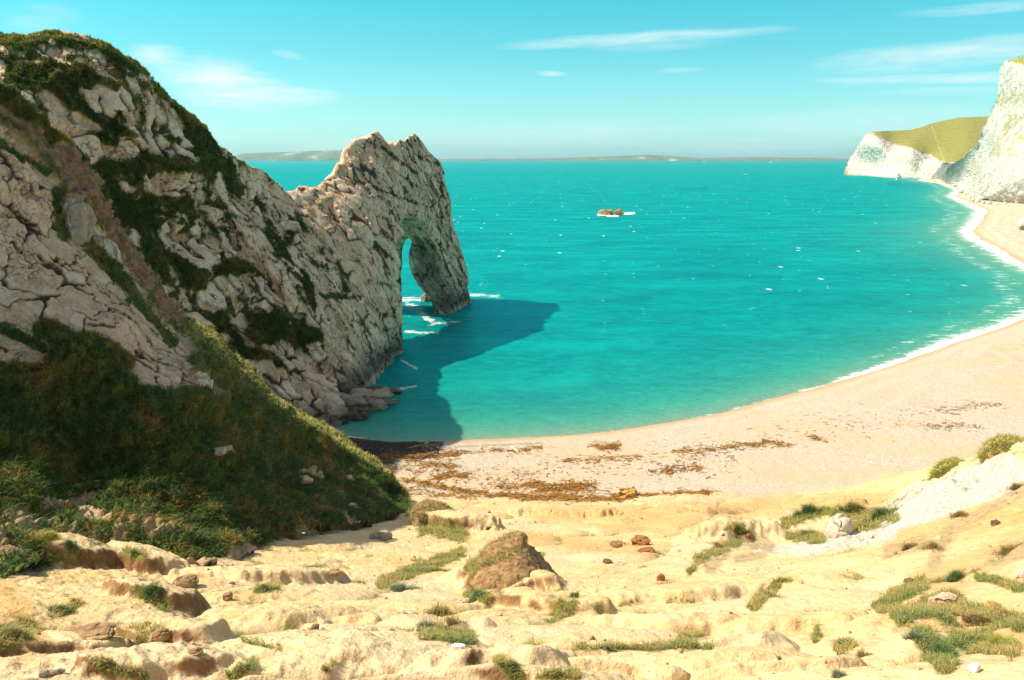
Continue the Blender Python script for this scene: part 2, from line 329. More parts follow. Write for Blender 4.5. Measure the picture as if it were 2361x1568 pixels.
SW = [(1090, 1135, 1250, 1160, 5), (1200, 1155, 1450, 1160, 9), (1260, 1165, 1640, 1150, 6), (1240, 1125, 1370, 1125, 9), (1150, 1125, 1240, 1122, 4), (930, 1105, 1090, 1135, 4), (880, 1040, 1050, 1035, 8), (1050, 1030, 1250, 1022, 4),
      (1370, 1020, 1430, 1022, 6), (940, 1060, 1060, 1075, 8), (1300, 1060, 1480, 1050, 3), (1500, 1090, 1620, 1080, 3), (1560, 1040, 1700, 1030, 3), (1690, 1020, 1820, 1025, 3), (1500, 1145, 1650, 1148, 5), (1000, 1110, 1080, 1090, 4), (1860, 1010, 1900, 1020, 2), (2130, 990, 2250, 985, 2), (2160, 950, 2300, 935, 2)]
swm = caps(GU, GV, SW)
weed = sst(.8, 1.4, swm + 1.6 * pn2) * .5 * (1 - ga['fgm'])
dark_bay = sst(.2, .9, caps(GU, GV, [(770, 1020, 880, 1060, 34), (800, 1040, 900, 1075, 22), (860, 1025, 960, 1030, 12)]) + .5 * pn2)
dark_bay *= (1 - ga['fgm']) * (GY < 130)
wetb = (1 - sst(.3, 2.6 + 4 * sst(150, 500, GY), ga['sd'] + pn))
msand = M('sand_ground'); p = msand.pos()
pv_ = msand.voro(p, 3.2, 'F1', 'Distance'); n1 = msand.noise(p, .5, 6, .6); n2 = msand.noise(p, 4, 6, .7); n3 = msand.noise(p, .12, 4, .55); n4 = msand.noise(p, 28, 4, .7)
c = msand.ramp(n2, (.25, (.40, .25, .10)), (.42, (.585, .415, .205)), (.72, (.66, .525, .32)))
c = msand.mix(msand.ramp(n1, (.47, 0), (.64, .65)), c, (.58, .37, .14))
c = msand.mix(msand.ramp(n3, (.45, 0), (.6, .5)), c, (.58, .47, .31))
vd = msand.voro(msand.map(p, (1, 1, 1.6), (.4, .2, .5)), 3.1, 'DISTANCE_TO_EDGE')
sp1 = msand.math('MULTIPLY', msand.ramp(msand.noise(p, 12, 3, .7), (.62, 0), (.72, 1)), msand.ramp(n1, (.45, 0), (.6, .7)))
c = msand.mix(sp1, c, (.34, .19, .08))
# pebble beach: pale grey cream shingle
peb = msand.voro(p, 4.5, 'F1', 'Color'); pebd = msand.voro(p, 2.6, 'F1')
cb = msand.mix(.16, msand.ramp(n2, (.3, (.37, .32, .235)), (.7, (.53, .485, .385))), peb, 'SOFT_LIGHT')
cb = msand.mix(msand.math('MULTIPLY', msand.ramp(pv_, (.35, 0), (.62, 1)), .38), cb, (.27, .20, .13))
cb = msand.mix(msand.ramp(pebd, (.0, .0), (.75, .35)), cb, (.56, .50, .40))
cb = msand.mix(msand.ramp(msand.noise(msand.map(p, (.25, .6, 1)), .25, 4), (.45, 0), (.6, .6)), cb, (.49, .375, .225))
cb = msand.mix(msand.math('MULTIPLY', msand.attr('far'), msand.ramp(n3, (.4, .5), (.6, .9))), cb, (.50, .44, .34))
c = msand.mix(msand.attr('fgm'), cb, c)
c = msand.mix(msand.math('MULTIPLY', msand.attr('ora'), .8), c, msand.ramp(n2, (.3, (.47, .27, .09)), (.7, (.58, .39, .18))))
c = msand.mix(msand.attr('white'), c, msand.ramp(n2, (.3, (.32, .27, .20)), (.55, (.52, .485, .425))))
c = msand.mix(msand.attr('dirt'), c, msand.ramp(n2, (.3, (.13, .07, .03)), (.7, (.30, .17, .08))))
c = msand.mix(msand.math('MULTIPLY', msand.attr('wetb'), .75), c, (.42, .27, .13))
c = msand.mix(msand.attr('weed'), c, (.16, .08, .025))
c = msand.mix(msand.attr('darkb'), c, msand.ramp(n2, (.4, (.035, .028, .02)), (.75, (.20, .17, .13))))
gs = msand.ramp(n2, (.3, (.10, .13, .03)), (.55, (.20, .20, .05)), (.75, (.34, .27, .10)))
c = msand.mix(msand.attr('gveg'), c, gs)
c = msand.mix(msand.math('MULTIPLY', msand.attr('gdry'), .8), c, msand.ramp(n2, (.3, (.22, .16, .08)), (.7, (.48, .38, .20))))
b = msand.bump(n2, .5, .12); b = msand.bump(n4, .25, .012, b); b = msand.bump(n1, .6, .4, b); pass
MAT_SAND = msand.fin(c, .95, b, .1)
gn = gnorm(GP); steep = 1 - np.abs(gn[..., 2])
dirtm = .30 + .7 * sst(.2, 1, caps(GU, GV, [(1100, 1330, 1300, 1395, 50), (940, 1400, 1110, 1480, 36), (1080, 1510, 1180, 1568, 36), (150, 1270, 330, 1320, 60), (300, 1370, 440, 1400, 50), (300, 1440, 460, 1520, 50), (0, 1480, 230, 1540, 50), (1020, 1200, 1090, 1240, 30), (1260, 1400, 1340, 1450, 20)]))
dirt = sst(.30 - .20 * (dirtm > .6), .62 - .24 * (dirtm > .6), steep + .10 * pn2) * ga['fgm'] * (1 - .6 * white) * dirtm * (GY < 100)
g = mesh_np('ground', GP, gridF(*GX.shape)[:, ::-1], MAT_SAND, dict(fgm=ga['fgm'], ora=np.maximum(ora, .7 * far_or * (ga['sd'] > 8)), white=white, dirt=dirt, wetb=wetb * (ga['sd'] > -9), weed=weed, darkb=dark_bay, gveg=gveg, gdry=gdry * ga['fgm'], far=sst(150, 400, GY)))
tag(g, 'pale sandy eroded slope running down to the curved shingle beach', 'ground', kind='structure')

print('T', round(time.time() - T0, 1))
# ================================================================== SEA
az2 = np.radians(np.concatenate([np.linspace(-80, -36, 40)[:-1], np.linspace(-36, 36, qn(1000)), np.linspace(36, 80, 40)[1:]]))
rs = np.concatenate([np.geomspace(78, 2500, qn(1100)), np.geomspace(2500, 16000, 60)[1:]])
A2, R2 = np.meshgrid(az2, rs, indexing='ij'); SX = R2 * np.sin(A2); SY = R2 * np.cos(A2)
ssd = -shore(SX, SY) * (SY < 2500) + 500 * (SY >= 2500)
wn = fbm(np.stack([SX / 9, SY / 4, SX * 0], -1), 4, .55); wn2 = fbm(np.stack([SX / 3.0, SY / 1.5, SX * 0 + 5], -1), 4, .6); wn3 = fbm(np.stack([SX / 40, SY / 40, SX * 0 + 9], -1), 3, .6)
SZ = (.16 * wn + .06 * wn2) * (1 - sst(300, 900, R2)) * sst(0, 12, ssd)
SZ = SZ + .02 * (ssd > -1)
SP = np.stack([SX, SY, SZ], -1); SU, SV = proj(np.stack([SX, SY, SX * 0], -1))
grow = 1 + 3 * sst(140, 350, SY)
calm = 1 - sst(1300, 1900, SU) * (SY < 200)
fw_ = np.interp(SU, [700, 1500, 1850, 2000, 2150, 2300], [.5, .5, .8, 1.8, 3.3, 4.4]) * np.interp(SY, [100, 200, 300, 700], [1, 1.1, 2.2, 3.2])
foam = np.exp(-np.maximum(ssd - .3, 0) / fw_) * np.interp(SU, [700, 1300, 1800, 1950, 2100], [.42, .35, .5, .72, .95]) * (ssd > -1.5)
foam = np.maximum(foam, np.interp(SU, [1850, 2050], [0, .40]) * np.exp(-((ssd - 1.9 * fw_ - 1.2 * wn3 * fw_) / (.9 * fw_)) ** 2))
FO = caps(SU, SV, [(930, 690, 985, 690, 9), (935, 765, 1010, 768, 6), (940, 700, 1000, 745, 12), (1085, 680, 1150, 682, 6), (1000, 745, 1060, 742, 4), (880, 905, 960, 890, 6), (850, 920, 880, 910, 6), (925, 830, 960, 850, 5)])
foam = np.maximum(foam, sst(.45, 1.25, FO + 1.0 * wn2) * .62)
FR = caps(SU, SV, [(1380, 495, 1402, 494, 3.4), (1400, 498.5, 1425, 498, 1.6), (1436, 493, 1462, 491.5, 2.8)])
foam = np.maximum(foam, sst(.2, .9, FR + .5 * wn2 + .4 * wn) * .85)
# white caps, sparse
c1, c2, cc = worley(np.stack([SX / 26, SY / 15, SX * 0 + 2], -1), 1.0, 2)
cap = sst(.030, .010, c1 + .02 * wn2) * (cc > .45)
c1b, _, ccb = worley(np.stack([SX / 8, SY / 5 + 40, SX * 0 + 2], -1), 1.0, 2)
cap = np.maximum(cap, sst(.045, .02, c1b + .03 * wn2) * (ccb > .84) * .8)
foam = np.clip(foam, 0, 1)
shal = np.exp(-np.maximum(ssd + 1.5 * wn, 0) / (10 + 12 * sst(150, 350, SY)))
sand_s = np.exp(-np.maximum(ssd + .5 * wn, 0) / (3.0 + 9 * sst(150, 350, SY)))
sea_dark = caps(SU, SV, [(1560, 436, 1630, 435, 4), (2050, 424, 2150, 430, 6), (1130, 640, 1200, 640, 12), (1180, 917, 1200, 916, 8), (840, 920, 960, 905, 14), (900, 860, 950, 880, 16), (1300, 700, 1500, 690, 10), (1500, 630, 1800, 640, 6)])  # darker sea patches; the first one paints in a cloud's shadow
sea_dark = sst(.0, 1.4, sea_dark + 1.0 * wn3 + .3 * wn) * .8
mw = M('sea_water'); p = mw.pos()
l1 = mw.noise(mw.map(p, (.02, .05, 1)), 1, 4, .6); l2 = mw.noise(mw.map(p, (.18, .5, 1)), 1, 6, .7)
c = mw.ramp(l1, (.34, (.0, .165, .145)), (.66, (.0, .345, .275)))
l3 = mw.noise(mw.map(p, (.05, .09, 1), (0, 0, .1), (50, 9, 0)), 1, 8, .75)
c = mw.mix(mw.ramp(l3, (.40, .75), (.58, 0)), c, (.0, .17, .17))
c = mw.mix(mw.ramp(l2, (.45, 0), (.72, .6)), c, (.0, .40, .34))
c = mw.mix(mw.math('MULTIPLY', mw.attr('sea_dark'), .6), c, (.0, .13, .14))
c = mw.mix(mw.attr('shal'), c, (.08, .38, .20))
c = mw.mix(mw.math('MULTIPLY', mw.attr('sands'), .9), c, (.27, .31, .19))
def caps_node(sc, size, thr, lo):
    vv = mw.n('ShaderNodeTexVoronoi', feature='F1', voronoi_dimensions='2D'); mw.put(vv.inputs['Vector'], mw.map(p, sc, (0, 0, .12), lo)); vv.inputs['Scale'].default_value = 1
    sc_ = mw.n('ShaderNodeSeparateColor'); mw.put(sc_.inputs[0], vv.outputs['Color'])
    dd = mw.math('ADD', vv.outputs['Distance'], mw.math('MULTIPLY', mw.math('SUBTRACT', l2, .5), size * 1.2))
    return mw.math('MULTIPLY', mw.ramp(mw.math('DIVIDE', dd, size), (.35, 1), (1, 0)), mw.ramp(sc_.outputs[0], (thr, 0), (thr + .02, 1)))
capf = mw.math('MAXIMUM', mw.math('MULTIPLY', caps_node((.050, .026, 1), .046, .66, (0, 0, 0)), .9), mw.math('MULTIPLY', caps_node((.11, .11, 1), .05, .84, (40, 3, 0)), .7))
capf = mw.math('MULTIPLY', capf, mw.attr('capm'))
fn_ = mw.math('ADD', mw.math('MULTIPLY', mw.noise(mw.map(p, (.5, 1.2, 1)), 2.0, 6, .75), .4), mw.math('MULTIPLY', mw.noise(mw.map(p, (.14, .30, 1), (0, 0, -.5)), 1.0, 7, .75), .6))
f = mw.ramp(mw.math('ADD', mw.attr('foam'), mw.math('MULTIPLY', mw.math('SUBTRACT', fn_, .5), 2.6)), (.42, 0), (.75, 1))
f = mw.math('MULTIPLY', f, mw.ramp(mw.attr('foam'), (.02, 0), (.2, 1)))
f = mw.math('MAXIMUM', f, capf)
c = mw.mix(f, c, (.80, .84, .83))
hb_ = mw.bump(mw.noise(mw.map(p, (.10, .24, 1), (0, 0, -.15)), 1, 6, .6), .8, 1.6)
hb_ = mw.bump(mw.noise(mw.map(p, (.35, .9, 1)), 1, 8, .65), .9, .8, hb_)
hb_ = mw.bump(mw.noise(mw.map(p, (2.0, 4.0, 1), (0, 0, .2)), 1, 5, .7), .35, .12, hb_)
df_ = mw.n('ShaderNodeBsdfDiffuse'); mw.put(df_.inputs[0], c); mw.put(df_.inputs['Normal'], hb_)
gl_ = mw.n('ShaderNodeBsdfGlossy'); gl_.inputs[0].default_value = (.08, .8, .85, 1); gl_.inputs['Roughness'].default_value = .25; mw.put(gl_.inputs['Normal'], hb_)
fr_ = mw.n('ShaderNodeFresnel'); fr_.inputs[0].default_value = 1.33; mw.put(fr_.inputs['Normal'], hb_)
mx_ = mw.n('ShaderNodeMixShader'); mw.put(mx_.inputs[0], mw.math('MULTIPLY', mw.math('MULTIPLY', fr_.outputs[0], .32), mw.math('SUBTRACT', 1.0, f, clamp=True))); mw.nt.links.new(df_.outputs[0], mx_.inputs[1]); mw.nt.links.new(gl_.outputs[0], mx_.inputs[2]); mw.nt.links.new(mx_.outputs[0], mw.out.inputs[0]); MAT_SEA = mw.m
s = mesh_np('sea', SP, gridF(*SX.shape)[:, ::-1], MAT_SEA, dict(capm=(1 - np.clip(shal * 1.5, 0, 1)) * sst(150, 230, R2), foam=foam, shal=shal, sands=sand_s, sea_dark=sea_dark))
tag(s, 'turquoise sea filling the bay with small white caps out to the horizon', 'sea', kind='structure')

print('T', round(time.time() - T0, 1))
# ================================================================== ROCK displacement shared by the cliffs
def strata(P, e1, L, seed=0.0, warp=1.0):
    e1 = np.array(e1, float); e1 /= np.linalg.norm(e1); e3 = np.cross(e1, [0, 1, .15]); e3 /= np.linalg.norm(e3); e2 = np.cross(e3, e1)
    k = L[0] * .9
    w = P + .45 * warp * L[1] * np.stack([perlin(P / k + seed), perlin(P / k + 31 + seed), perlin(P / k + 57 + seed)], -1)
    w = w + .16 * warp * L[1] * np.stack([perlin(P / (k * .22) + seed), perlin(P / (k * .22) + 31 + seed), perlin(P / (k * .22) + 57 + seed)], -1)
    q = np.stack([w @ e1 / L[0], w @ e3 / L[1], w @ e2 / L[2]], -1) + seed
    return worley(q, .95, tilt=True)
def rockfield(P, e1, big=1.8, s=1.0, seed=0.0, L=(6.4, 1.6, 3.2), flat=1.0):
    f1, f2, ci, t1 = strata(P, e1, tuple(s * a for a in L), seed)
    g1, g2, cj, t2 = strata(P, e1, tuple(.36 * s * a for a in (L[0] * .8, L[1] * 1.1, L[2])), seed + 9)
    e, e2 = f2 - f1, g2 - g1
    var = fbm(P / (6 * s) + seed + 3, 3); w1 = .03 + .12 * sst(-.25, .35, var); w2 = .03 + .10 * sst(-.3, .3, fbm(P / (3 * s) + seed + 13, 3))
    shat = sst(-.15, .2, fbm(P / (8 * s) + seed + 23, 3))            # how shattered the rock is here
    d = fbm(P / (11 * s) + seed, 3) * big + fbm(P / (4 * s) + seed, 3) * big * .35
    d = d + s * (flat * (ci - .5) * sst(0, .12, e) + flat * 1.7 * t1 - .38 * (1 - sst(0, w1, e)))
    d = d + s * (.25 + .75 * shat) * flat * (.34 * (cj - .5) * sst(0, .10, e2) + .75 * t2 - .16 * (1 - sst(0, w2, e2))) + s * .15 * fbm(P / (.9 * s) + seed, 4, .65)
    crack = np.clip(.95 * (1 - sst(w1 * .2, w1 * .9, e)) + .6 * (.2 + .8 * shat) * (1 - sst(w2 * .2, w2 * .8, e2)), 0, 1)
    return d, crack, np.clip(.5 * ci + .5 * cj, 0, 1), ci, e

def relief(bot, top, depth, nu, nv, back, s_left=None):
    """surface between a bottom and a top line; bot/top: lists of (u,v); depth(u,v)->y ; back: list of (dx,dy,z or dz) rows behind the top edge"""
    nu, nv = qn(nu), qn(nv)
    def rs_(c, n):
        c = np.asarray(c, float); d = np.concatenate([[0], np.cumsum(np.hypot(*np.diff(c, axis=0).T))]); t = np.linspace(0, d[-1], n)
        return np.stack([np.interp(t, d, c[:, 0]), np.interp(t, d, c[:, 1])], 1)
    B, T = rs_(bot, nu), rs_(top, nu); t = np.linspace(0, 1, nv)[None, :, None]
    UV = B[:, None] * (1 - t) + T[:, None] * t
    P = atY(UV[..., 0], UV[..., 1], depth(UV))
    rows = [P]; last = P[:, -1]; nb = 0
    for dx, dy, dz, n in back:
        nxt = last + np.array([dx, dy, dz]); k = (np.arange(1, n + 1) / n)[None, :, None]
        rows.append(last[:, None] * (1 - k) + nxt[:, None] * k); last = nxt
    return np.concatenate(rows, 1), UV
def Ymap(pts, c=20):
    return rbf([(a, b) for a, b, _ in pts], [y for _, _, y in pts], c)

# ---------------- B : the big strata hill of the headland
YB = Ymap([(-450, 40, 88), (0, 78, 96), (150, 74, 99), (250, 105, 101), (330, 160, 106), (400, 232, 112), (470, 292, 118), (510, 340, 122), (600, 388, 131), (655, 440, 139),
           (770, 990, 104), (800, 975, 106), (720, 930, 105), (640, 850, 105), (700, 700, 116), (640, 620, 120), (560, 600, 113), (400, 500, 103), (500, 760, 100), (200, 300, 92), (50, 200, 88), (200, 700, 80), (0, 600, 76),
           (-300, 300, 78), (-300, 800, 66), (300, 900, 84), (560, 980, 98), (450, 380, 110), (300, 250, 97), (680, 560, 128)])
topB = [(-450, 30), (-150, 66), (0, 78), (60, 84), (110, 74), (150, 72), (200, 82), (250, 104), (290, 130), (330, 160), (360, 192), (400, 232), (430, 262), (470, 292), (500, 330), (530, 352), (560, 374), (600, 388), (625, 405), (640, 425), (662, 446)]
botB = [(-450, 900), (0, 960), (300, 985), (560, 1010), (700, 1010), (795, 992), (800, 985)]
PB, UVB = relief(botB, topB, YB, 760, 560, [(-3, 4, -1.0, 12), (-8, 8, -5, 12), (-16, 8, -20, 12), (-12, 6, -60, 12)])
nB = gnorm(PB)
if nB[int(400*Q), int(300*Q)] @ np.array([.3, -1, .3]) < 0: nB = -nB
dB, crB, tiB, ciB, eB = rockfield(PB, (.60, .1, -.78), 2.0, .80)
# height ordering: vegetation fills what is low
UB, VB = proj(PB)
vB = caps(UB, VB, [(0, 90, 120, 82, 18), (110, 80, 330, 165, 14), (40, 180, 150, 190, 26), (160, 130, 300, 180, 10), (380, 210, 520, 400, 30), (440, 300, 540, 420, 30), (230, 390, 430, 378, 20), (240, 420, 330, 520, 40), (330, 440, 420, 470, 20),
                   (330, 570, 440, 650, 32), (430, 640, 640, 622, 16), (590, 480, 640, 560, 18), (640, 560, 690, 660, 26), (600, 760, 700, 780, 34), (560, 820, 640, 840, 20), (500, 730, 540, 800, 16), (700, 740, 740, 780, 14), (400, 330, 500, 360, 16), (180, 250, 330, 330, 14), (500, 470, 560, 560, 14), (60, 120, 260, 210, 10)])
rB = caps(UB, VB, [(95, 115, 190, 130, 10), (200, 140, 240, 160, 9), (190, 220, 250, 280, 14), (290, 330, 420, 345, 14), (230, 350, 290, 360, 10), (340, 430, 450, 440, 16), (400, 560, 470, 600, 20), (480, 570, 520, 590, 12), (560, 600, 640, 590, 9), (520, 650, 660, 690, 22), (430, 680, 500, 720, 12), (600, 850, 800, 980, 24), (660, 810, 750, 900, 26), (360, 230, 410, 290, 12), (480, 300, 520, 360, 5), (560, 400, 650, 470, 18), (100, 250, 200, 290, 10)])
vnB = fbm(PB / 3.2 + 5, 4, .6)
vegB = sst(.38, .62, .47 + .45 * np.clip(vB, 0, 1.2) - .55 * np.clip(rB, 0, 1) + .75 * vnB - .30 * (ciB - .5) - .25 * sst(0, .3, eB))
crestB = 1 - .75 * sst(.88, 1.0, np.concatenate([np.linspace(0, 1, UVB.shape[1]), np.ones(PB.shape[1] - UVB.shape[1])]))[None, :]
PBd = PB + nB * (dB * crestB + vegB * (.25 + .25 * fbm(PB / .8, 3)))[..., None]
PBd[..., 2] = np.maximum(PBd[..., 2], -6)
wetB = sst(4.0, 1.2, PBd[..., 2] + 1.5 * vnB) * (PBd[..., 1] > 90) * .8
o = mesh_np('headland', PBd, gridF(*PB.shape[:2]), MAT_ROCK, dict(tint=tiB, crack=crB * (1 - vegB * .6), veg=vegB, wet=wetB, brown=crB * 0))
tag(o, 'tall tilted limestone headland with grass growing between pale slabs, left of the arch', 'headland', kind='structure')

# ---------------- A : the near spur with blocky rock and the shaded grass slope
rimA = [(-500, -250), (-200, 60), (-60, 160), (0, 203), (60, 245), (110, 290), (150, 325), (185, 355), (215, 392), (240, 445), (262, 505), (300, 560), (345, 620), (390, 690), (440, 745), (500, 795), (555, 850), (600, 890), (640, 922), (700, 962), (760, 1000), (810, 1038), (860, 1075), (905, 1110), (932, 1140), (940, 1168)]
botA = [(-500, 1500), (-200, 1400), (0, 1345), (120, 1300), (250, 1285), (330, 1310), (430, 1328), (540, 1296), (640, 1250), (760, 1228), (850, 1215), (910, 1196), (950, 1182), (955, 1178)]
YA = Ymap([(-500, -250, 44), (-200, 60, 50), (0, 203, 54), (150, 330, 57), (215, 392, 59), (262, 505, 60), (345, 620, 61), (440, 745, 62), (555, 850, 63), (640, 922, 65), (700, 962, 67), (810, 1038, 69), (905, 1110, 68), (940, 1168, 64),
           (0, 1345, 22.5), (-500, 1500, 12), (120, 1300, 27), (250, 1285, 29), (330, 1310, 29.5), (430, 1330, 30), (540, 1296, 34), (640, 1250, 41), (760, 1228, 47.5), (850, 1215, 52), (950, 1182, 61),
           (0, 1130, 32), (0, 900, 39), (0, 700, 44), (0, 450, 49), (200, 1150, 36), (250, 900, 42), (300, 750, 49), (200, 600, 52), (420, 1150, 38), (450, 900, 47), (600, 1150, 46), (600, 1000, 55), (750, 1150, 55), (750, 1060, 63), (-400, 900, 30), (-400, 400, 40)], 30)
YA0 = YA
def YA(uv):
    t = np.linspace(0, 1, uv.shape[1])[None, :] if uv.ndim == 3 else 0
    return YA0(uv) + np.interp(uv[..., 0], [300, 350, 450, 555, 640, 700, 810, 905, 940], [1, 2, 5, 14, 20, 16, 9, 3.5, .8]) * np.clip((t - .91) / .09, 0, 1)
PA, UVA = relief(botA, rimA, YA, 900, 760, [(-1.2, 1.8, -.1, 10), (-2.2, 3, -2.5, 14), (-2.6, 4, -9, 14), (0, 3, -25, 10)])
nA = gnorm(PA)
if nA[int(500*Q), int(300*Q)] @ np.array([.3, -1, .3]) < 0: nA = -nA
UA, VA = proj(PA)
rockA = -polysd(UA, VA, [(-600, 200), (-100, 250), (0, 300), (70, 345), (130, 420), (165, 450), (200, 480), (230, 520), (270, 590), (330, 680), (400, 760), (440, 800), (445, 890), (470, 880), (490, 912), (440, 905), (320, 905), (300, 860), (300, 830), (230, 790), (130, 790), (90, 830), (0, 830), (-600, 830)])
brownA = -polysd(UA, VA, [(-100, 160), (0, 225), (90, 290), (150, 335), (215, 395), (262, 505), (345, 620), (400, 700), (430, 745), (390, 745), (330, 670), (262, 580), (230, 510), (190, 470), (150, 430), (110, 380), (60, 330), (0, 290), (-100, 250)])
nzA = fbm(PA / 2.5, 4, .6)
rk = sst(-8, 8, rockA + 26 * nzA); br = sst(-6, 8, brownA + 22 * nzA)
vA = caps(UA, VA, [(130, 450, 150, 540, 20), (210, 560, 260, 620, 16), (270, 640, 350, 730, 12), (350, 730, 400, 790, 12), (100, 760, 290, 830, 26), (0, 760, 100, 800, 12), (290, 700, 300, 690, 8), (0, 235, 130, 320, 12), (0, 330, 50, 370, 9), (60, 360, 110, 400, 6)])
vegA = np.clip(np.maximum(1 - np.maximum(rk, br), sst(.4, .8, vA + .5 * nzA)), 0, 1)
dblk, crb, bc0, bc, eb = rockfield(PA, (.75, .3, -.60), .5, .62, 3.0, L=(4.2, 3.2, 3.6), flat=.42)
blk = dblk * .75
r1, r2, rc = worley(PA / .85 + .4 * nzA[..., None], .95); rub = .75 * (rc - .4) * sst(0, .3, r2 - r1) + .5 * fbm(PA / 1.6, 4, .6) + .2 * fbm(PA / .4, 3, .6)
tus = 1.1 * fbm(PA / 3.0 + 8, 3) + .55 * np.abs(fbm(PA / np.array([.9, .9, 1.4]) + 3, 3)) * 2
ledge = .45 * fbm(np.stack([PA[..., 2] / 1.8 + .03 * PA[..., 0], PA[..., 0] / 9, PA[..., 1] / 9], -1), 3)
dA = rk * (1 - br) * blk * 1.1 + br * rub * (1 - .0 * rk) + (1 - np.maximum(rk, br)) * (tus + ledge) + .5 * fbm(PA / 7, 2)
endf = sst(0, .02, np.linspace(0, 1, PA.shape[0]))[:, None] * sst(1, .985, np.linspace(0, 1, PA.shape[0]))[:, None]
PAd = PA + nA * (dA * endf)[..., None]
lowA = sst(-.05, .25, fbm(PA / 4 + 20, 4, .6) - .12) * (VA > 1000) * (1 - sst(1230, 1180, VA) * .6)
bare = np.maximum(sst(.7, 1.1, caps(UA, VA, [(100, 1170, 240, 1150, 14), (540, 1290, 930, 1225, 30), (420, 1310, 520, 1300, 22), (690, 1095, 740, 1105, 9), (190, 1180, 240, 1210, 22), (480, 1045, 530, 1050, 8), (30, 1175, 60, 1180, 10)]) + .6 * nzA), 0)
bare = np.maximum(bare, .75 * lowA)
MN = rock_mat('spur_ground', (.28, .17, .09), (.60, .41, .255), (.76, .58, .41), (.045, .025, .011), fine=1.6, lichen=.4)
tiA = np.where(rk > .5, bc0 * .8 + .1, .4 + .3 * nzA)
o = mesh_np('hillside', PAd, gridF(*PA.shape[:2]), MN, dict(tint=tiA, crack=np.clip(crb * rk * (1 - br) + br * (1 - rk * 0) * (1 - sst(.05, .25, r2 - r1)) * .7, 0, 1), veg=vegA * (1 - .85 * bare), wet=tiA * 0, brown=np.clip(br * .85 + (bare > .3) * .25, 0, 1) * (1 - .5 * vegA)))
tag(o, 'steep shaded hillside of rough grass and blocky rock at the left edge', 'hillside', kind='structure')
PAdU, PAdV = proj(PAd)

# ---------------- C : the natural arch, from a signed distance volume
vx = .30 / max(Q, .5)
ax = np.arange(-56, -4, vx, dtype=np.float32); ay = np.arange(110, 212, vx, dtype=np.float32); azz = np.arange(-3, 47, vx, dtype=np.float32)
X, Y, Z = np.meshgrid(ax, ay, azz, indexing='ij')
ky = [105, 117, 128, 139, 149, 160, 170, 182, 195, 201, 206, 214]
baseR = np.interp(ay, ky, [-28, -23.6, -22.6, -21.8, -21.0, -20.5, -19, -16, -11.5, -10.6, -11.5, -14])
topR = np.interp(ay, ky, [-44, -43, -42, -40, -36.5, -32.5, -29, -26.5, -23.5, -18, -17, -16])
hgt = np.interp(ay, ky, [30, 32, 31.5, 31, 34, 40, 44, 44, 44, 37, 22, 3])
bR, tR, H = (a[None, :, None].astype(np.float32) for a in (baseR, topR, hgt))
tz = np.clip(Z / np.maximum(H, 1), 0, 1.1)
pw = np.interp(ay, [110, 132, 148, 168, 184, 200], [1.25, 1.5, 3.6, 3.2, 1.6, 1.2])[None, :, None].astype(np.float32)
xr = bR + (tR - bR) * tz ** pw
xl = tR - 4.5 - 9.5 * (1 - tz) * np.interp(ay, [105, 150, 185, 214], [1.4, 1.0, .3, .2])[None, :, None]
xl = np.maximum(xl, -50)
sdf = np.maximum(np.maximum(X - xr, xl - X) * .94, (Z - H) * .6)
sdf = np.maximum(sdf, np.abs(Y - 160.5) - 46)
# opening between the near pier and the far leg
ys, zc = (Y - 168.0) / 17.5, Z / 24.0
hole = (np.sqrt(np.maximum(np.abs(ys) ** 2.6 + np.maximum(zc, 0) ** 3.0, 1e-6)) - 1) * 14
sdf = np.maximum(sdf, -hole)
band = np.abs(sdf) < 3.4
pb = np.stack([X[band], Y[band], Z[band]], -1)
u_, v_ = proj(pb)
polyC = [(300, 300), (655, 446), (672, 442), (684, 438), (690, 431), (707, 430), (712, 438), (735, 428), (756, 410), (768, 400), (778, 378), (786, 376), (789, 350), (800, 340), (816, 322), (832, 318), (848, 316), (858, 306), (869, 299), (879, 314), (890, 330), (903, 329), (909, 336), (921, 323), (932, 330), (944, 312), (958, 309), (968, 316), (980, 333), (990, 352), (1008, 364), (1018, 386), (1030, 412), (1037, 450), (1039, 500), (1048, 535), (1058, 560), (1066, 585), (1078, 610), (1083, 640), (1080, 655), (1085, 690), (1084, 704), (1070, 718),
         (1058, 730), (1035, 733), (1018, 741), (1006, 735), (1001, 718), (998, 700), (992, 690), (982, 674), (966, 656), (954, 637), (947, 615), (944, 595), (947, 575), (953, 555), (944, 546), (933, 551), (925, 572), (923, 650), (926, 720), (924, 770), (927, 812), (900, 840), (860, 1100), (300, 1100)]
s2 = polysd(u_, v_, polyC) * (pb[:, 1] / F)
d, cr, ti, ci, ee = rockfield(pb, (.50, .25, -.85), .9, .85, 21.0)
d = d * .9 + .25 * fbm(pb / np.array([2.2, 2.2, 5]), 4, .6)
sb = np.maximum(sdf[band] - d, s2 - np.clip(d, -.5, .5) * .6)
full = np.where(sdf > 0, 3.4, -3.4).astype(np.float32); full[band] = np.clip(sb, -3.4, 3.4)
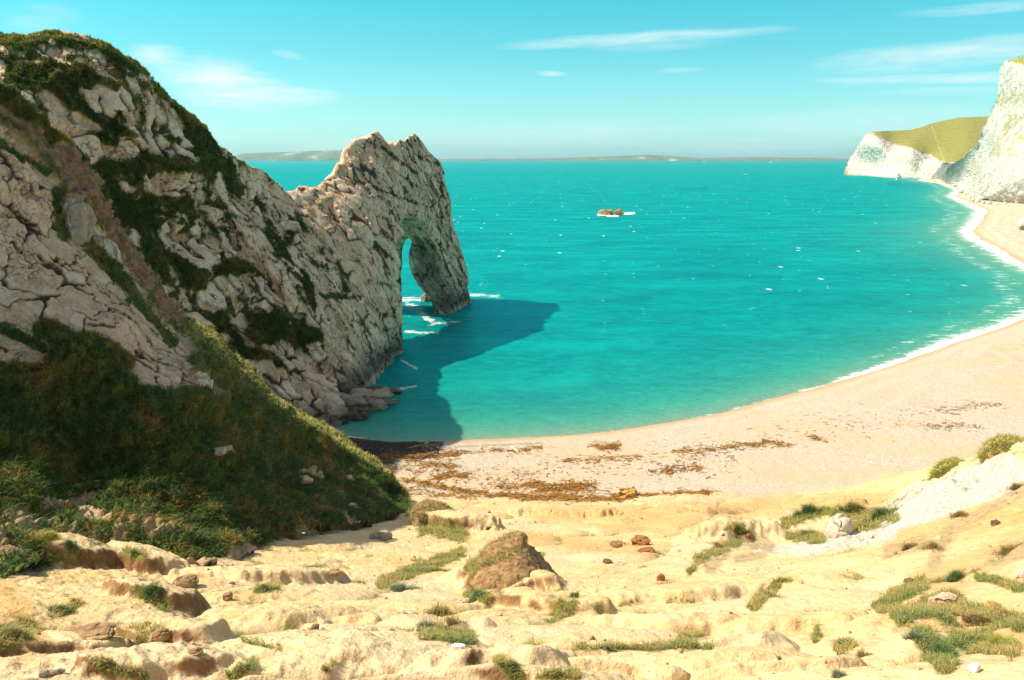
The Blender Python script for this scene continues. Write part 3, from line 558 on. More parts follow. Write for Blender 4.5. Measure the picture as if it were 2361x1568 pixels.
# hull must also cut the solid core
core = (~band) & (sdf < 0); pc = np.stack([X[core], Y[core], Z[core]], -1); uc, vc_ = proj(pc); sc_ = polysd(uc, vc_, polyC) * (pc[:, 1] / F)
full[core] = np.clip(np.maximum(-3.4, sc_), -3.4, 3.4)
full[:, :, 0] = 3.4
for sl in ((0,), (-1,)): full[sl[0]] = 3.4; full[:, sl[0]] = 3.4
full[:, :, -1] = 3.4
import openvdb
gr = openvdb.FloatGrid(3.4); gr.copyFromArray(full); gr.gridClass = openvdb.GridClass.LEVEL_SET
res = gr.convertToQuads(0.0); pts, quads = res[0], res[1]
pts = pts * vx + np.array([ax[0], ay[0], azz[0]])
del X, Y, Z, full, sdf, hole
d, cr, ti, ci, ee = rockfield(pts, (.50, .25, -.85), .9, .85, 21.0)
u_, v_ = proj(pts)
vC = caps(u_, v_, [(600, 480, 640, 560, 18), (640, 560, 700, 680, 26), (720, 600, 800, 640, 12), (690, 510, 760, 600, 8), (740, 680, 830, 690, 10), (860, 560, 900, 600, 9), (780, 600, 800, 670, 9), (880, 340, 960, 400, 5), (960, 360, 1010, 380, 5), (800, 410, 960, 470, 4), (720, 760, 760, 800, 10), (640, 700, 700, 760, 16), (700, 780, 800, 790, 10)])
vn = fbm(pts / 2.6 + 5, 4, .6)
vegC = sst(.5, .75, .6 * np.clip(vC, 0, 1.1) + .55 * vn + .12 - .2 * (ci - .5) - .25 * sst(0, .3, ee)) * sst(8, 14, pts[:, 2]) * (1 - sst(60, 30, np.hypot(u_ - 950, v_ - 560)))
shade_paint = polysd(u_, v_, [(940, 535), (985, 560), (1005, 600), (1030, 650), (1052, 700), (1030, 735), (1000, 700), (975, 680), (955, 650), (966, 610), (955, 570)]); shade_paint = sst(14, -8, shade_paint + 26 * vn) * (pts[:, 1] > 165) * .62  # shade of the opening's underside and inner leg, painted into the rock colour
wetC = sst(6.5, 2.0, pts[:, 2] + 2.0 * vn) * .8 * (1 - sst(1.6, .5, pts[:, 2] + .5 * vn) * .7)
o = mesh_np('rock_arch', pts, quads[:, ::-1], MAT_ARCH, dict(tint=ti, crack=cr, veg=vegC, wet=np.maximum(wetC, shade_paint), brown=cr * 0))
tag(o, 'natural limestone sea arch with jagged crest standing in turquoise water', 'rock arch')

print('T', round(time.time() - T0, 1))
# ================================================================== CHALK cliffs
def chalk(name, bot, top, ym, nu, nv, back, label, amp=4.0, green=None, cat='cliff'):
    P, UV = relief(bot, top, ym, nu, nv, back); N = gnorm(P)
    if N[qn(nu) // 2, qn(nv) // 3] @ np.array([-.2, -1, .3]) < 0: N = -N
    q = P / np.array([14, 14, 40.]); d = amp * (fbm(q, 5, .6) * 1.3 - .8 * np.abs(fbm(q * 2 + 9, 4, .6)) - .35 * np.abs(fbm(P / np.array([4.5, 4.5, 9]) + 2, 4, .6)) - .7 * np.abs(fbm(P / np.array([8, 8, 50.]) + 5, 4, .6)))
    U, V = proj(P); g = np.zeros(U.shape) if green is None else green(U, V, fbm(P / 22, 5, .65), fbm(P / 6 + 4, 4, .6))
    d = d * (1 - .8 * (g > .9)); endf = np.ones(U.shape)
    Pd = P + N * d[..., None]
    o = mesh_np(name, Pd, gridF(*P.shape[:2]), MAT_CHALK, dict(tint=.5 + .5 * fbm(P / 8, 3), crack=np.maximum(sst(.05, .4, fbm(P / np.array([5, 5, 22.]), 4, .65)) * .5, sst(.1, .4, fbm(P / np.array([30, 30, 3.0]) + 9, 3)) * .25), veg=g, wet=sst(3.5, 1.0, Pd[..., 2]) * .35 * (U < 2120), brown=g * 0))  # crack here paints grey relief shading as vertical streaks
    tag(o, label, cat, kind='structure'); return Pd
def gr1(U, V, n1, n2):
    m = caps(U, V, [(2320, 230, 2361, 220, 26), (2340, 260, 2300, 350, 18), (2361, 300, 2330, 340, 16), (2290, 240, 2300, 232, 8), (2245, 370, 2240, 400, 9), (2400, 250, 2500, 200, 60)])
    g = sst(.35, .6, .5 * np.clip(m, 0, 1) + 1.0 * n2 + .1 * n1 - .05) * .6 * sst(.0, .4, m)
    top = sst(4, -2, polysd(U, V, [(2330, 141), (2345, 141), (2361, 150), (2420, 190), (2600, 220), (2900, 250), (2900, -400), (2300, -400), (2310, 133)]) + 6 * n2)
    return np.maximum(g, top)
YC1 = Ymap([(2140, 417, 1420), (2186, 424, 1160), (2212, 440, 900), (2234, 452, 775), (2249, 459, 715), (2286, 465, 668), (2361, 473, 620), (2500, 500, 500), (2850, 560, 390),
            (2175, 373, 1260), (2197, 376, 1100), (2223, 355, 950), (2245, 338, 860), (2264, 297, 800), (2300, 201, 760), (2313, 142, 750), (2361, 133, 725), (2500, 60, 650), (2850, -120, 520), (2250, 400, 770), (2300, 330, 705), (2361, 300, 665), (2500, 280, 570)], 15)
chalk('chalk_cliff', [(2140, 417), (2186, 424), (2212, 438), (2234, 452), (2249, 460), (2286, 466), (2361, 474), (2500, 500), (2850, 560)],
      [(2175, 373), (2197, 377), (2220, 362), (2245, 338), (2260, 326), (2264, 297), (2273, 278), (2283, 252), (2295, 230), (2300, 201), (2304, 168), (2308, 150), (2316, 141), (2337, 136), (2361, 131), (2500, 70), (2850, -100)],
      YC1, 520, 420, [(12, 12, 0, 6), (80, 80, -4, 8), (170, 200, -60, 8), (60, 60, -120, 4)], 'high white chalk cliff with scrubby grass streaks at the right edge', 3.5, gr1)
def gr2(U, V, n1, n2):
    line = np.interp(U, [1990, 2010, 2036, 2065, 2102, 2124, 2146, 2164, 2179, 2205, 2300], [300, 305, 320, 331, 341, 350, 355, 368, 376, 379, 379])
    path = np.interp(V, [290, 300, 320, 345, 372], [2146, 2150, 2157, 2166, 2176]); pm = sst(2.2, 1.0, np.abs(U - path + 5 * n1 + 2 * n2)) * (V > 290) * .35
    return sst(2.5, -1.5, V - line + 7 * n2) * (1 - pm)
YC2 = Ymap([(1944, 408, 1800), (1992, 411, 1740), (2047, 415, 1560), (2124, 414, 1500), (2190, 428, 1150), (1992, 315, 1830), (2003, 304, 1860), (2050, 302, 2000), (2102, 300, 2100), (2175, 278, 2350), (2275, 268, 2500), (2400, 262, 2500), (2036, 320, 1760), (2102, 341, 1620), (2164, 368, 1500), (2179, 376, 1400), (2260, 360, 1500), (2240, 320, 1850), (2400, 380, 1300), (2060, 370, 1640), (2000, 370, 1790)], 20)
chalk('chalk_headland', [(1944, 411), (1992, 412), (2047, 417), (2072, 415), (2124, 416), (2175, 425), (2230, 440), (2400, 450)],
      [(1945, 406), (1948, 390), (1953, 375), (1962, 360), (1971, 346), (1982, 328), (1993, 313), (2003, 304), (2050, 302), (2102, 299), (2124, 293), (2142, 286), (2175, 278), (2212, 271), (2275, 268), (2400, 262)],
      YC2, 620, 300, [(30, 40, 0, 5), (130, 200, -30, 6), (130, 200, -140, 6)], 'distant white chalk headland topped with green downland across the bay', 3.6, gr2, 'headland')

print('T', round(time.time() - T0, 1))
# ================================================================== far coasts
mf = M('far_land'); p = mf.pos()
MAT_FAR = mf.fin(mf.ramp(mf.noise(p, .004, 5, .6), (.35, (.06, .10, .05)), (.6, (.16, .17, .10)), (.72, (.45, .42, .36))), .95)
def coast(name, prof, Yd, label):
    prof = np.array(prof, float); n = 400; u = np.linspace(prof[0, 0], prof[-1, 0], n); v = np.interp(u, prof[:, 0], prof[:, 1])
    Pt = atY(u, v, Yd); h = np.maximum(Pt[:, 2], 2); h = h * (1 + .06 * fbm(np.stack([u / 9, u * 0, u * 0], -1), 4))
    rows = []
    for dy, k in ((-500, -.02), (-480, .12), (-380, .45), (-200, .8), (0, 1), (400, .9), (1000, .4), (1300, -.1)):
        rows.append(np.stack([Pt[:, 0] * (1 + dy / Yd), Pt[:, 1] + dy, h * k], -1))
    P = np.stack(rows, 1); o = mesh_np(name, P, gridF(n, len(rows)), MAT_FAR)
    tag(o, label, 'coast', kind='structure')
coast('island', [(540, 362), (558, 354), (600, 352), (680, 350), (720, 348), (800, 346), (860, 350), (900, 366)], 13500, 'long blue island low on the horizon between the headland and the arch')
coast('coastline', [(980, 367), (1100, 365.5), (1250, 365), (1330, 363), (1400, 361), (1450, 358.5), (1490, 356.5), (1530, 358), (1570, 362), (1620, 364), (1700, 363), (1760, 362), (1820, 364), (1900, 364), (1960, 366), (2100, 367)], 13800, 'low hazy coast along the horizon right of the arch')

print('T', round(time.time() - T0, 1))
# ================================================================== grass on the hillside and vegetation on the cliffs
def scatter(P, N, mask, n, jit=.6):
    m = mask[:-1, :-1].ravel(); m = m / m.sum(); k = rng.choice(len(m), n, p=m); i, j = np.divmod(k, P.shape[1] - 1)
    a, b = rng.random((n, 1)), rng.random((n, 1))
    p = P[i, j] * (1 - a) * (1 - b) + P[i + 1, j] * a * (1 - b) + P[i, j + 1] * (1 - a) * b + P[i + 1, j + 1] * a * b
    return p, N[i, j], i, j
NA2 = gnorm(PAd); NA2 = NA2 * np.sign((NA2 * nA).sum(-1, keepdims=True))
inview = (PAdU > -300) & (PAdU < 1000) & (PAdV > -100) & (PAdV < 1600)
gm = sst(.35, .8, vegA * (1 - bare)) * inview; gm = gm * (1 + 3.0 * ((np.arange(PA.shape[1]) > 702 * Q) & (np.arange(PA.shape[1]) < 775 * Q))[None, :])
p, nn, ii, jj = scatter(PAd, NA2, gm, 230000)
pc = fbm(p / 2.6 + 50, 4, .6)[:, None]; pal = pick(len(p), [[.05, .12, .018], [.08, .15, .025], [.13, .15, .03], [.03, .085, .022]], jit=.4)
wr = .8 * sst(.06, .34, pc + .10 * rng.normal(size=pc.shape)); dryc = pick(len(p), [[.46, .22, .035], [.46, .30, .06], [.26, .13, .03]])
cc_ = pal * (1 - wr) + dryc * wr
rim = (jj > 693 * Q)[:, None] & (UA.reshape(-1)[ii * PA.shape[1] + jj] > 420)[:, None] & (rng.random((len(p), 1)) < .7); cc_ = np.where(rim, pick(len(p), [[.62, .55, .14], [.46, .50, .10], [.66, .52, .20]]), cc_)  # blades on the rim get paler colours: sunlight painted into the grass
L = (.16 + .34 * rng.random(len(p)) ** 2); o = blades('hillside_grass', p, nn, L, L * .03 + .008, .4 + 1.1 * rng.random(len(p)), cc_)
tag(o, 'long rough grass covering the shaded hillside, green with russet clumps', 'grass', kind='stuff')
NB2 = gnorm(PBd); NB2 = NB2 * np.sign((NB2 * nB).sum(-1, keepdims=True))
UB2, VB2 = proj(PBd); visB = (UB2 > -100) & (VB2 < 1000) & (VB2 > -50)
p, nn, ii, jj = scatter(PBd, NB2, sst(.5, .9, vegB) * visB, 90000)
pc = fbm(p / 3.5 + 50, 4, .6)[:, None]; wr = sst(.0, .3, pc)
cc_ = pick(len(p), [[.05, .10, .014], [.08, .13, .022], [.13, .14, .03]]) * (1 - wr) + pick(len(p), [[.28, .20, .05], [.30, .24, .06]]) * wr
topm = (jj > 545 * Q)[:, None]; cc_ = np.where(topm, pick(len(p), [[.38, .34, .07], [.24, .26, .05]]), cc_)  # crest turf is yellower, its sunlit brightness put into the colour
L = (.28 + .3 * rng.random(len(p))) * np.where(topm[:, 0], .55, 1); o = blades('headland_grass', p, nn, L, L * .16, .5 + .8 * rng.random(len(p)), cc_)
tag(o, 'turf and scrub growing between the slabs of the headland', 'grass', kind='stuff')
p = pts[rng.choice(len(pts), 60000)]
# arch vegetation clinging in cracks
k = rng.choice(len(pts), 14000, p=vegC / vegC.sum()); p = pts[k]; L = .25 + .3 * rng.random(len(p))
o = blades('arch_plants', p, np.tile([.6, -.5, .4], (len(p), 1)), L, L * .2, .5 + .8 * rng.random(len(p)), pick(len(p), [[.05, .09, .015], [.09, .10, .025], [.16, .13, .03]]))
tag(o, 'dark green plants clinging to the cracks of the arch', 'plants', kind='stuff')
# ground grass
GN = gnorm(GP); GN = GN * np.sign(GN[..., 2:])
vis = (GU > -200) & (GU < 2560) & (GV < 1680) & (GY < 100)
gmm = (sst(.15, .9, gveg) ** 1.5 + .004 * ga['fgm'] * (R_ < 45) * sst(.1, .4, vegn)) * vis * (R_ ** -.3)
p, nn, ii, jj = scatter(GP, GN, gmm, 85000)
pc = fbm(p / 1.6 + 50, 3, .6)[:, None]; wr = sst(-.22, .15, pc + .1 * rng.normal(size=pc.shape))
cc_ = pick(len(p), [[.18, .24, .06], [.28, .30, .08], [.18, .25, .11], [.38, .35, .09]]) * (1 - wr) + pick(len(p), [[.52, .40, .16], [.44, .32, .12], [.40, .36, .10]]) * wr
rad = np.hypot(p[:, 0], p[:, 1]); L = (.03 + .08 * rng.random(len(p))) * (.8 + np.clip(rad / 22, 0, 2.6)); o = blades('ground_grass', p, nn, L, .0016 + .00026 * rad, .6 + 1.0 * rng.random(len(p)), cc_)
tag(o, 'sparse green and straw coloured grass in the creases of the sandy slope', 'grass', kind='stuff')

# ================================================================== THINGS
def plain_mat(name, lo, hi, rough=.85, scale=3.0, bump=.4):
    m = M(name); t = m.n('ShaderNodeTexCoord').outputs['Object']; n = m.noise(t, scale, 5, .65)
    return m.fin(m.ramp(n, (.3, lo), (.7, hi)), rough, m.bump(m.noise(t, scale * 3, 5, .7), bump, .05), .2)
MB = {k: plain_mat(k + '_stone', *v) for k, v in dict(ochre=((.34, .17, .04), (.60, .38, .12)), rust=((.16, .07, .025), (.42, .20, .06)), pale=((.42, .35, .26), (.64, .56, .44)), pink=((.42, .29, .20), (.62, .46, .33)),
      brown=((.07, .04, .02), (.26, .17, .09)), white=((.60, .58, .55), (.78, .77, .74)), grey=((.20, .17, .13), (.44, .36, .26)), umber=((.11, .06, .025), (.40, .26, .12)), sandy=((.40, .28, .15), (.62, .47, .28)), chalk=((.52, .49, .43), (.70, .68, .63)), seaweedy=((.34, .18, .05), (.62, .42, .18)), dark=((.05, .045, .04), (.16, .13, .09)), clay=((.16, .09, .04), (.46, .31, .16))).items()}
import bmesh
def ico_np(sub=4):
    bm = bmesh.new(); bmesh.ops.create_icosphere(bm, subdivisions=sub, radius=1.0)
    V = np.array([v.co[:] for v in bm.verts]); Fc = np.array([[v.index for v in f.verts] for f in bm.faces]); bm.free(); return V, Fc
ICO, ICOF = ico_np(5)
def rock_shape(size, seed, facet=.28, rough=.10, cell=.9):
    V = ICO.copy(); f1, f2, ci, tl = worley(V / cell + seed * 7.3, .95, tilt=True)
    r = 1 + facet * (ci - .5) * sst(0, .15, f2 - f1) + facet * 2.2 * tl - .08 * (1 - sst(0, .08, f2 - f1)) + rough * fbm(V * 2.2 + seed * 3.1, 5, .6)
    V = np.sign(V) * np.abs(V) ** .82 * r[:, None]
    return V * np.array(size) * .5
def boulder(name, pos, size, mat, seed, label, cat='rock', rot=0.0, sink=.25, group=None, **k):
    V = rock_shape(size, seed, **k); c, s_ = math.cos(rot), math.sin(rot); V = V @ np.array([[c, s_, 0], [-s_, c, 0], [0, 0, 1]])
    o = mesh_np(name, V, ICOF, mat, smooth=False); o.location = (pos[0], pos[1], pos[2] + size[2] * (.5 - sink)); return tag(o, label, cat, group)
def gpx(u, v, px): h = ghit(u, v); return h, px / F * (h[1] * cp + (CAMZ - h[2]) * sp)
for u, v, px, asp, mat, seed, rot, label in [  # clods and wedge at lower left stand in for shaded hollows
    (1447, 1146, 44, (1, .8, .62), MB['ochre'], 1, .3, 'ochre boulder lying in the brown seaweed line on the beach'),
    (1477, 1256, 42, (1, .8, .62), MB['rust'], 2, -.5, 'angular orange brown block at the foot of the sandy slope'),
    (1490, 1272, 40, (1, .5, .25), MB['rust'], 12, .3, 'low rusty slab just below the angular orange block'),
    (1421, 1262, 26, (1, .8, .6), MB['clay'], 3, .2, 'small pointed brown stone left of the angular orange block'),
    (1399, 1299, 20, (1, .9, .5), MB['brown'], 4, .9, 'small dark round stone half sunk in pale sand below the pointed stone'),
    (1524, 1338, 20, (1, .6, 1.1), MB['rust'], 5, .4, 'small rust coloured stone on a crease in the middle of the sandy slope'),
    (1725, 1242, 16, (1, .8, .5), MB['rust'], 6, .4, 'little rust stone on the sand left of the grassy knoll'),
    (1936, 1236, 62, (1, .8, 1.05), MB['pale'], 7, .7, 'pale pointed rock standing among the tall grass at the edge of the slope'),
    (976, 1474, 11, (1, .8, .8), MB['white'], 8, .2, 'small white pebble in the grass tussock at the bottom centre'),
    (2246, 1550, 26, (1, .8, 1.0), MB['white'], 9, .5, 'white and grey stone in the grass at the bottom right'),
    (2290, 1405, 34, (1, .8, .6), MB['ochre'], 10, .2, 'rounded orange stone in the grass at the right edge'),
    (2175, 1398, 58, (1, .8, .65), MB['pink'], 11, .5, 'pinkish pale block amid the grass on the right slope'),
    (217, 1468, 84, (1, .8, .35), MB['clay'], 13, .2, 'brown clod standing in for a shaded hollow at the lower left of the slope'),
    (430, 1352, 56, (1, .7, .5), MB['clay'], 14, .8, 'brown wedge standing in for a shaded hollow below the shaded hillside'),
    (449, 1510, 34, (1, .7, .5), MB['clay'], 15, .5, 'rust brown lump standing in for a shaded hollow near the bottom left of the slope'),
    (372, 1476, 50, (1, .6, .6), MB['clay'], 16, 1.0, 'broken brown earth scar on a pale lump at lower left'),
    (1150, 1420, 22, (1, .7, .4), MB['sandy'], 17, 1.0, 'small sandy stone under the central mound'),
    (771, 1334, 26, (1, .7, .45), MB['clay'], 18, .3, 'brown stone poking out of the sunlit sand below the shadow'),
    (526, 1384, 30, (.7, .7, .7), MB['clay'], 19, .3, 'brown leaning stone on the sandy slope left of centre'),
    (880, 1244, 46, (1, .7, .6), MB['grey'], 20, .3, 'grey boulder in the shade at the foot of the hillside'),
    (2095, 1345, 24, (1, .6, .5), MB['brown'], 21, .3, 'small brown stone above the right grass bank'),
    (2295, 1210, 22, (1, .7, .7), MB['brown'], 22, .3, 'brown hole edged stone in the white chalky bank'),
    (1822, 1120, 0, (1, 1, 1), None, 0, 0, ''), (2350, 1330, 26, (1, .8, .7), MB['pale'], 23, .4, 'pale lump of stone on the ochre bank at the right edge')]:
    if px:
        h, m_ = gpx(u, v, px); boulder('rock', h, (m_ * asp[0], m_ * asp[1], m_ * asp[2]), mat, seed, label, rot=rot)
# driftwood and litter
def tube_np(path, rad, n=8):
    path = np.asarray(path, float); V = []; m = len(path)
    for i in range(m):
        t = path[min(i + 1, m - 1)] - path[max(i - 1, 0)]; t /= np.linalg.norm(t); a = np.cross(t, [0, 0, 1.]); a /= np.linalg.norm(a) + 1e-9; b = np.cross(a, t)
        an = np.arange(n) / n * 2 * math.pi; V.append(path[i] + rad[i] * (np.cos(an)[:, None] * a + np.sin(an)[:, None] * b))
    V = np.concatenate(V); Fc = []
    for i in range(m - 1):
        for k in range(n): Fc.append([i * n + k, i * n + (k + 1) % n, (i + 1) * n + (k + 1) % n, (i + 1) * n + k])
    return V, np.array(Fc)
def log(name, uv0, uv1, rad, mat, label, lift=.03):
    a, b = ghit(*uv0), ghit(*uv1); n = 14; P = np.array([a + (b - a) * k / (n - 1) for k in range(n)])
    for i in range(n): P[i, 2] = max(P[i, 2], float(ground(P[i:i + 1, 0], P[i:i + 1, 1])[0])) + lift
    P[:, 0] += .15 * rad * 3 * np.sin(np.arange(n)); V, Fc = tube_np(P, rad * (1.1 - .5 * np.arange(n) / n) * (1 + .15 * np.sin(np.arange(n) * 2.3)))
    c0 = V.mean(0); o = mesh_np(name, V - c0, Fc, mat); o.location = c0; return tag(o, label, 'driftwood')
WOOD = plain_mat('bleached_wood', (.20, .16, .12), (.50, .44, .36), scale=6); WOODO = plain_mat('orange_wood', (.25, .12, .04), (.45, .26, .10), scale=6)
log('driftwood', (92, 1560), (150, 1553), .035, WOOD, 'grey driftwood stick at the bottom left corner')
log('driftwood', (942, 1036), (1000, 1026), .12, WOODO, 'orange plank lying where the shadow ends on the beach')
log('driftwood', (1180, 1032), (1195, 1046), .10, MB['white'], 'short white stick standing out among dark seaweed near the water')
h, m_ = gpx(1057, 1494, 32)
V, Fc = ICO * np.array([m_ * .5, m_ * .22, m_ * .14]), ICOF; V = V * (1 + .35 * fbm(ICO * 3.1, 4)[:, None])
o = mesh_np('crumpled_wrapper', V, Fc, MB['white'], smooth=False); o.location = h + np.array([0, 0, .03]); tag(o, 'crumpled white wrapper on the pale lump below the central tussock', 'litter')
# rocks at the water
def wpos(u, v): return atZ(u, v, 0.0)
for u, v, L3, mat, seed, rot, label, sink in [(1410, 495, (15.5, 6, 6.0), MB['seaweedy'], 31, .05, None, .45)]:
    r = empty('sea_rock', wpos(u, v)); tag(r, 'low jagged orange rock awash in the open bay with white foam at both ends', 'rock')
    for k, (dx, dy, sx, sy, sz) in enumerate([(-5.4, 0, 5.0, 4.2, 5.6), (-2.4, -1.6, 4.0, 3.0, 4.2), (-.4, .9, 4.4, 3.2, 5.0), (2.2, -.9, 3.4, 3.2, 3.8), (4.6, .8, 4.8, 3.4, 5.2), (6.9, -.4, 2.6, 2.4, 3.2), (-7.4, -.8, 2.2, 2, 2.6)]):
        V = rock_shape((sx, sy, sz), 40 + k, facet=.5, rough=.25); V[:, 2] = np.where(V[:, 2] < -1, -1, V[:, 2])
        o = mesh_np('crag', V, ICOF, MB['seaweedy'], smooth=False, parent=r); o.location = (dx, dy, .5)
for u, v, sz, mat, seed, label in [(986, 694, (3.0, 2.6, 3.4), MB['grey'], 51, 'small boulder leaning on the far leg of the arch at the waterline'), (846, 938, (6.5, 4.5, 3.8), MB['grey'], 52, 'shaded low rock at the water below the headland, nearest the beach'),
                                   (880, 905, (4.5, 3.0, .9), MB['dark'], 53, 'dark flat ledge awash in the shaded water'), (828, 962, (3.4, 3, 2.0), MB['dark'], 54, 'small dark rock where the headland meets the shaded beach')]:
    boulder('rock', wpos(u, v), sz, mat, seed, label, sink=.35, facet=.45, rough=.2)
for i, (u, v, px) in enumerate([(2216, 443, 11), (2226, 447, 8), (2243, 462, 9), (2256, 465, 10), (2268, 468, 8), (2280, 470, 12), (2300, 471, 9), (2318, 470, 7), (2207, 439, 6), (2237, 456, 7)]):
    p0 = atZ(u, v, 1.6); m_ = px / F * p0[1]; boulder('chalk_boulder', p0, (m_, m_ * .8, m_ * .7), MB['chalk'], 60 + i, 'fallen white chalk boulder at the foot of the high chalk cliff', rot=i, group='fallen chalk boulders along the foot of the cliff', facet=.4)
p0 = atZ(2372, 528, 2.5); boulder('rock', p0, (9, 7, 8), MB['pale'], 75, 'big pale boulder on the far beach at the right edge of the picture', sink=.2, facet=.4)
p0 = atZ(2071, 415, 0); boulder('sea_stack', p0, (7, 6, 13), MB['chalk'], 76, 'little white stack standing in front of the distant chalk headland', sink=.2, facet=.4)
# boulders bedded in the hillside
def ahit(u, v):
    d = (PAdU - u) ** 2 + (PAdV - v) ** 2; d[:, int(760 * Q):] += 1e9; k = np.unravel_index(np.argmin(d), d.shape); return PAd[k], NA2[k]
for u, v, pw_, ph_, mat, seed, label in [(175, 520, 72, 118, MB['grey'], 81, 'big upright grey slab in the rock face at the left, beside the green gully'), (254, 586, 40, 58, MB['pale'], 82, 'pale angular boulder perched right of the big grey slab'), (224, 562, 34, 40, MB['grey'], 83, 'small grey boulder touching the pale angular boulder'),
                                     (804, 1106, 22, 24, MB['pink'], 84, 'pinkish stone near the crest of the grass slope'), (812, 1172, 24, 22, MB['pink'], 85, 'pinkish stone low on the grass slope near its foot'), (698, 1108, 44, 18, MB['pink'], 86, 'long pink stone ledge in the grass slope'),
                                     (785, 1140, 18, 22, MB['grey'], 87, 'small grey stone between the two pinkish stones'), (462, 888, 44, 50, MB['pale'], 88, 'cluster of pale blocks at the lower tip of the rock face'), (505, 1042, 34, 16, MB['pink'], 89, 'flat pink stone in the middle of the grass slope')]:
    q, nq = ahit(u, v); k = (q[1] * cp) / F; boulder('rock', q, (pw_ * k, pw_ * k * .9, ph_ * k), mat, seed, label, rot=.5, sink=.5, facet=.4)

# ---- loose stones on the slope
def stones(name, C, r, colr, label):
    V0, F0 = ico_np(1); n = len(C); z = ground(C[:, 0], C[:, 1]); q = rng.normal(size=(n, 3, 3)); q, _ = np.linalg.qr(q)
    V = np.einsum('nij,kj->nki', q * (r[:, None, None] * np.array([1, .8, .6])[None, None]), V0) * (1 + .2 * rng.normal(size=(n, len(V0), 1))) + np.concatenate([C, z[:, None]], 1)[:, None]
    Fc = (np.arange(n)[:, None, None] * len(V0) + F0[None]).reshape(-1, 3); return tag(mesh_np(name, V.reshape(-1, 3), Fc, MAT_BLADE, {'bcol': np.repeat(colr[:, None], len(V0), 1).reshape(-1, 3)}, smooth=False), label, None, None, 'stuff')
n = 3000; a_ = rng.uniform(-.62, .62, n); r_ = np.exp(rng.uniform(math.log(7), math.log(75), n)); C = np.stack([r_ * np.sin(a_), r_ * np.cos(a_)], 1)
keep = perlin(np.stack([C[:, 0] / 3, C[:, 1] / 3, C[:, 0] * 0 + 5], -1)) + .5 * rng.normal(size=n) > .15; C = C[keep]; r_ = r_[keep]; n = len(C)
stones('loose_stones', C, (.010 + .0011 * r_) * rng.lognormal(0, .5, n), pick(n, [[.5, .38, .22], [.62, .54, .42], [.34, .20, .10], [.60, .42, .2]]), 'scattered small stones and crumbs of earth on the sandy slope')
# ---- seaweed
def ribbons(name, C, L, W, colr, label, cat=None, kind='stuff'):
    n = len(C); a0 = rng.random(n) * 6.28; curl = rng.normal(0, 1.1, n); k = 5; P = [C[:, :2]]; a = a0.copy()
    for i in range(k):
        P.append(P[-1] + (L / k)[:, None] * np.stack([np.cos(a), np.sin(a)], 1)); a = a + curl * .6 + rng.normal(0, .35, n)
    P = np.stack(P, 1); z = ground(P[..., 0], P[..., 1]) + .02 + .05 * rng.random(P.shape[:2]); T = np.gradient(P, axis=1); T = np.stack([-T[..., 1], T[..., 0]], -1); T /= np.linalg.norm(T, axis=-1, keepdims=True) + 1e-9
    w = (W[:, None] * np.array([.4, 1, 1, .9, .7, .2])[None])[..., None]
    A = np.concatenate([P + T * w, z[..., None]], -1); B = np.concatenate([P - T * w, (z + .03 * rng.random(z.shape))[..., None]], -1)
    V = np.stack([A, B], 2); b = np.arange(n)[:, None] * 12; Fc = np.concatenate([b + np.array([[2 * i, 2 * i + 1, 2 * i + 3, 2 * i + 2]]) for i in range(k)])
    Cc = np.repeat(colr[:, None], 12, 1); o = mesh_np(name, V.reshape(-1, 3), Fc, MAT_BLADE, {'bcol': Cc.reshape(-1, 3)}, smooth=False); return tag(o, label, cat, None, kind)
def strokes(lst, per):
    C = []
    for u1, v1, u2, v2, r, dens in lst:
        n = int(per * dens); a, b = atZ(u1, v1, 1.6), atZ(u2, v2, 1.6); L = np.linalg.norm(b - a); t = rng.random(n); side = r / F * a[1] / (CAMZ / a[1]) * rng.normal(0, .8, n) * (1 + 1.2 * (rng.random(n) < .25))
        jump = 1.6 * perlin(np.stack([t * L / 3, t * 0 + u1, t * 0], -1)); x = a[0] + (b[0] - a[0]) * t; y = a[1] + (b[1] - a[1]) * t + side + jump; C.append(np.stack([x + rng.normal(0, .3, n), y], 1))
    return np.concatenate(C)
SWL = [(1090, 1140, 1250, 1160, 5, 8), (1200, 1158, 1450, 1162, 8, 22), (1400, 1160, 1650, 1150, 6, 9), (1240, 1128, 1370, 1127, 8, 12), (1150, 1125, 1240, 1122, 4, 4), (930, 1108, 1090, 1138, 4, 5), (880, 1045, 1060, 1038, 9, 12), (1050, 1032, 1250, 1024, 4, 5), (1370, 1020, 1430, 1022, 5, 5),
       (940, 1064, 1060, 1078, 8, 4), (1300, 1062, 1480, 1052, 5, 3), (1500, 1092, 1620, 1082, 6, 4), (1560, 1042, 1700, 1032, 6, 4), (1690, 1022, 1820, 1027, 5, 4), (1000, 1110, 1080, 1090, 6, 4), (1860, 1010, 1900, 1020, 4, 1), (2130, 992, 2250, 987, 6, 2), (2160, 950, 2300, 935, 6, 2), (880, 1090, 1250, 1110, 20, 5), (1250, 1080, 1700, 1050, 26, 4), (900, 1130, 1100, 1160, 8, 4), (1750, 1000, 2200, 950, 26, 3)]
C = strokes(SWL, 105); n = len(C); keep = (perlin(np.stack([C[:, 0] / 1.3, C[:, 1] / .9, C[:, 0] * 0], -1)) > .02) | (rng.random(n) < .16); C = C[keep]; n = len(C)
ribbons('seaweed', C, .4 + .7 * rng.random(n), .02 + .04 * rng.random(n), pick(n, [[.26, .11, .02], [.46, .22, .03], [.12, .06, .02], [.34, .18, .04], [.50, .27, .04]]), 'strands of brown and orange seaweed strewn in lines along the shingle')
C = np.stack([rng.uniform(-26, -9, 2600), rng.uniform(89, 101, 2600)], 1); C = C[(shore(C[:, 0], C[:, 1]) > .6)]; n = len(C)
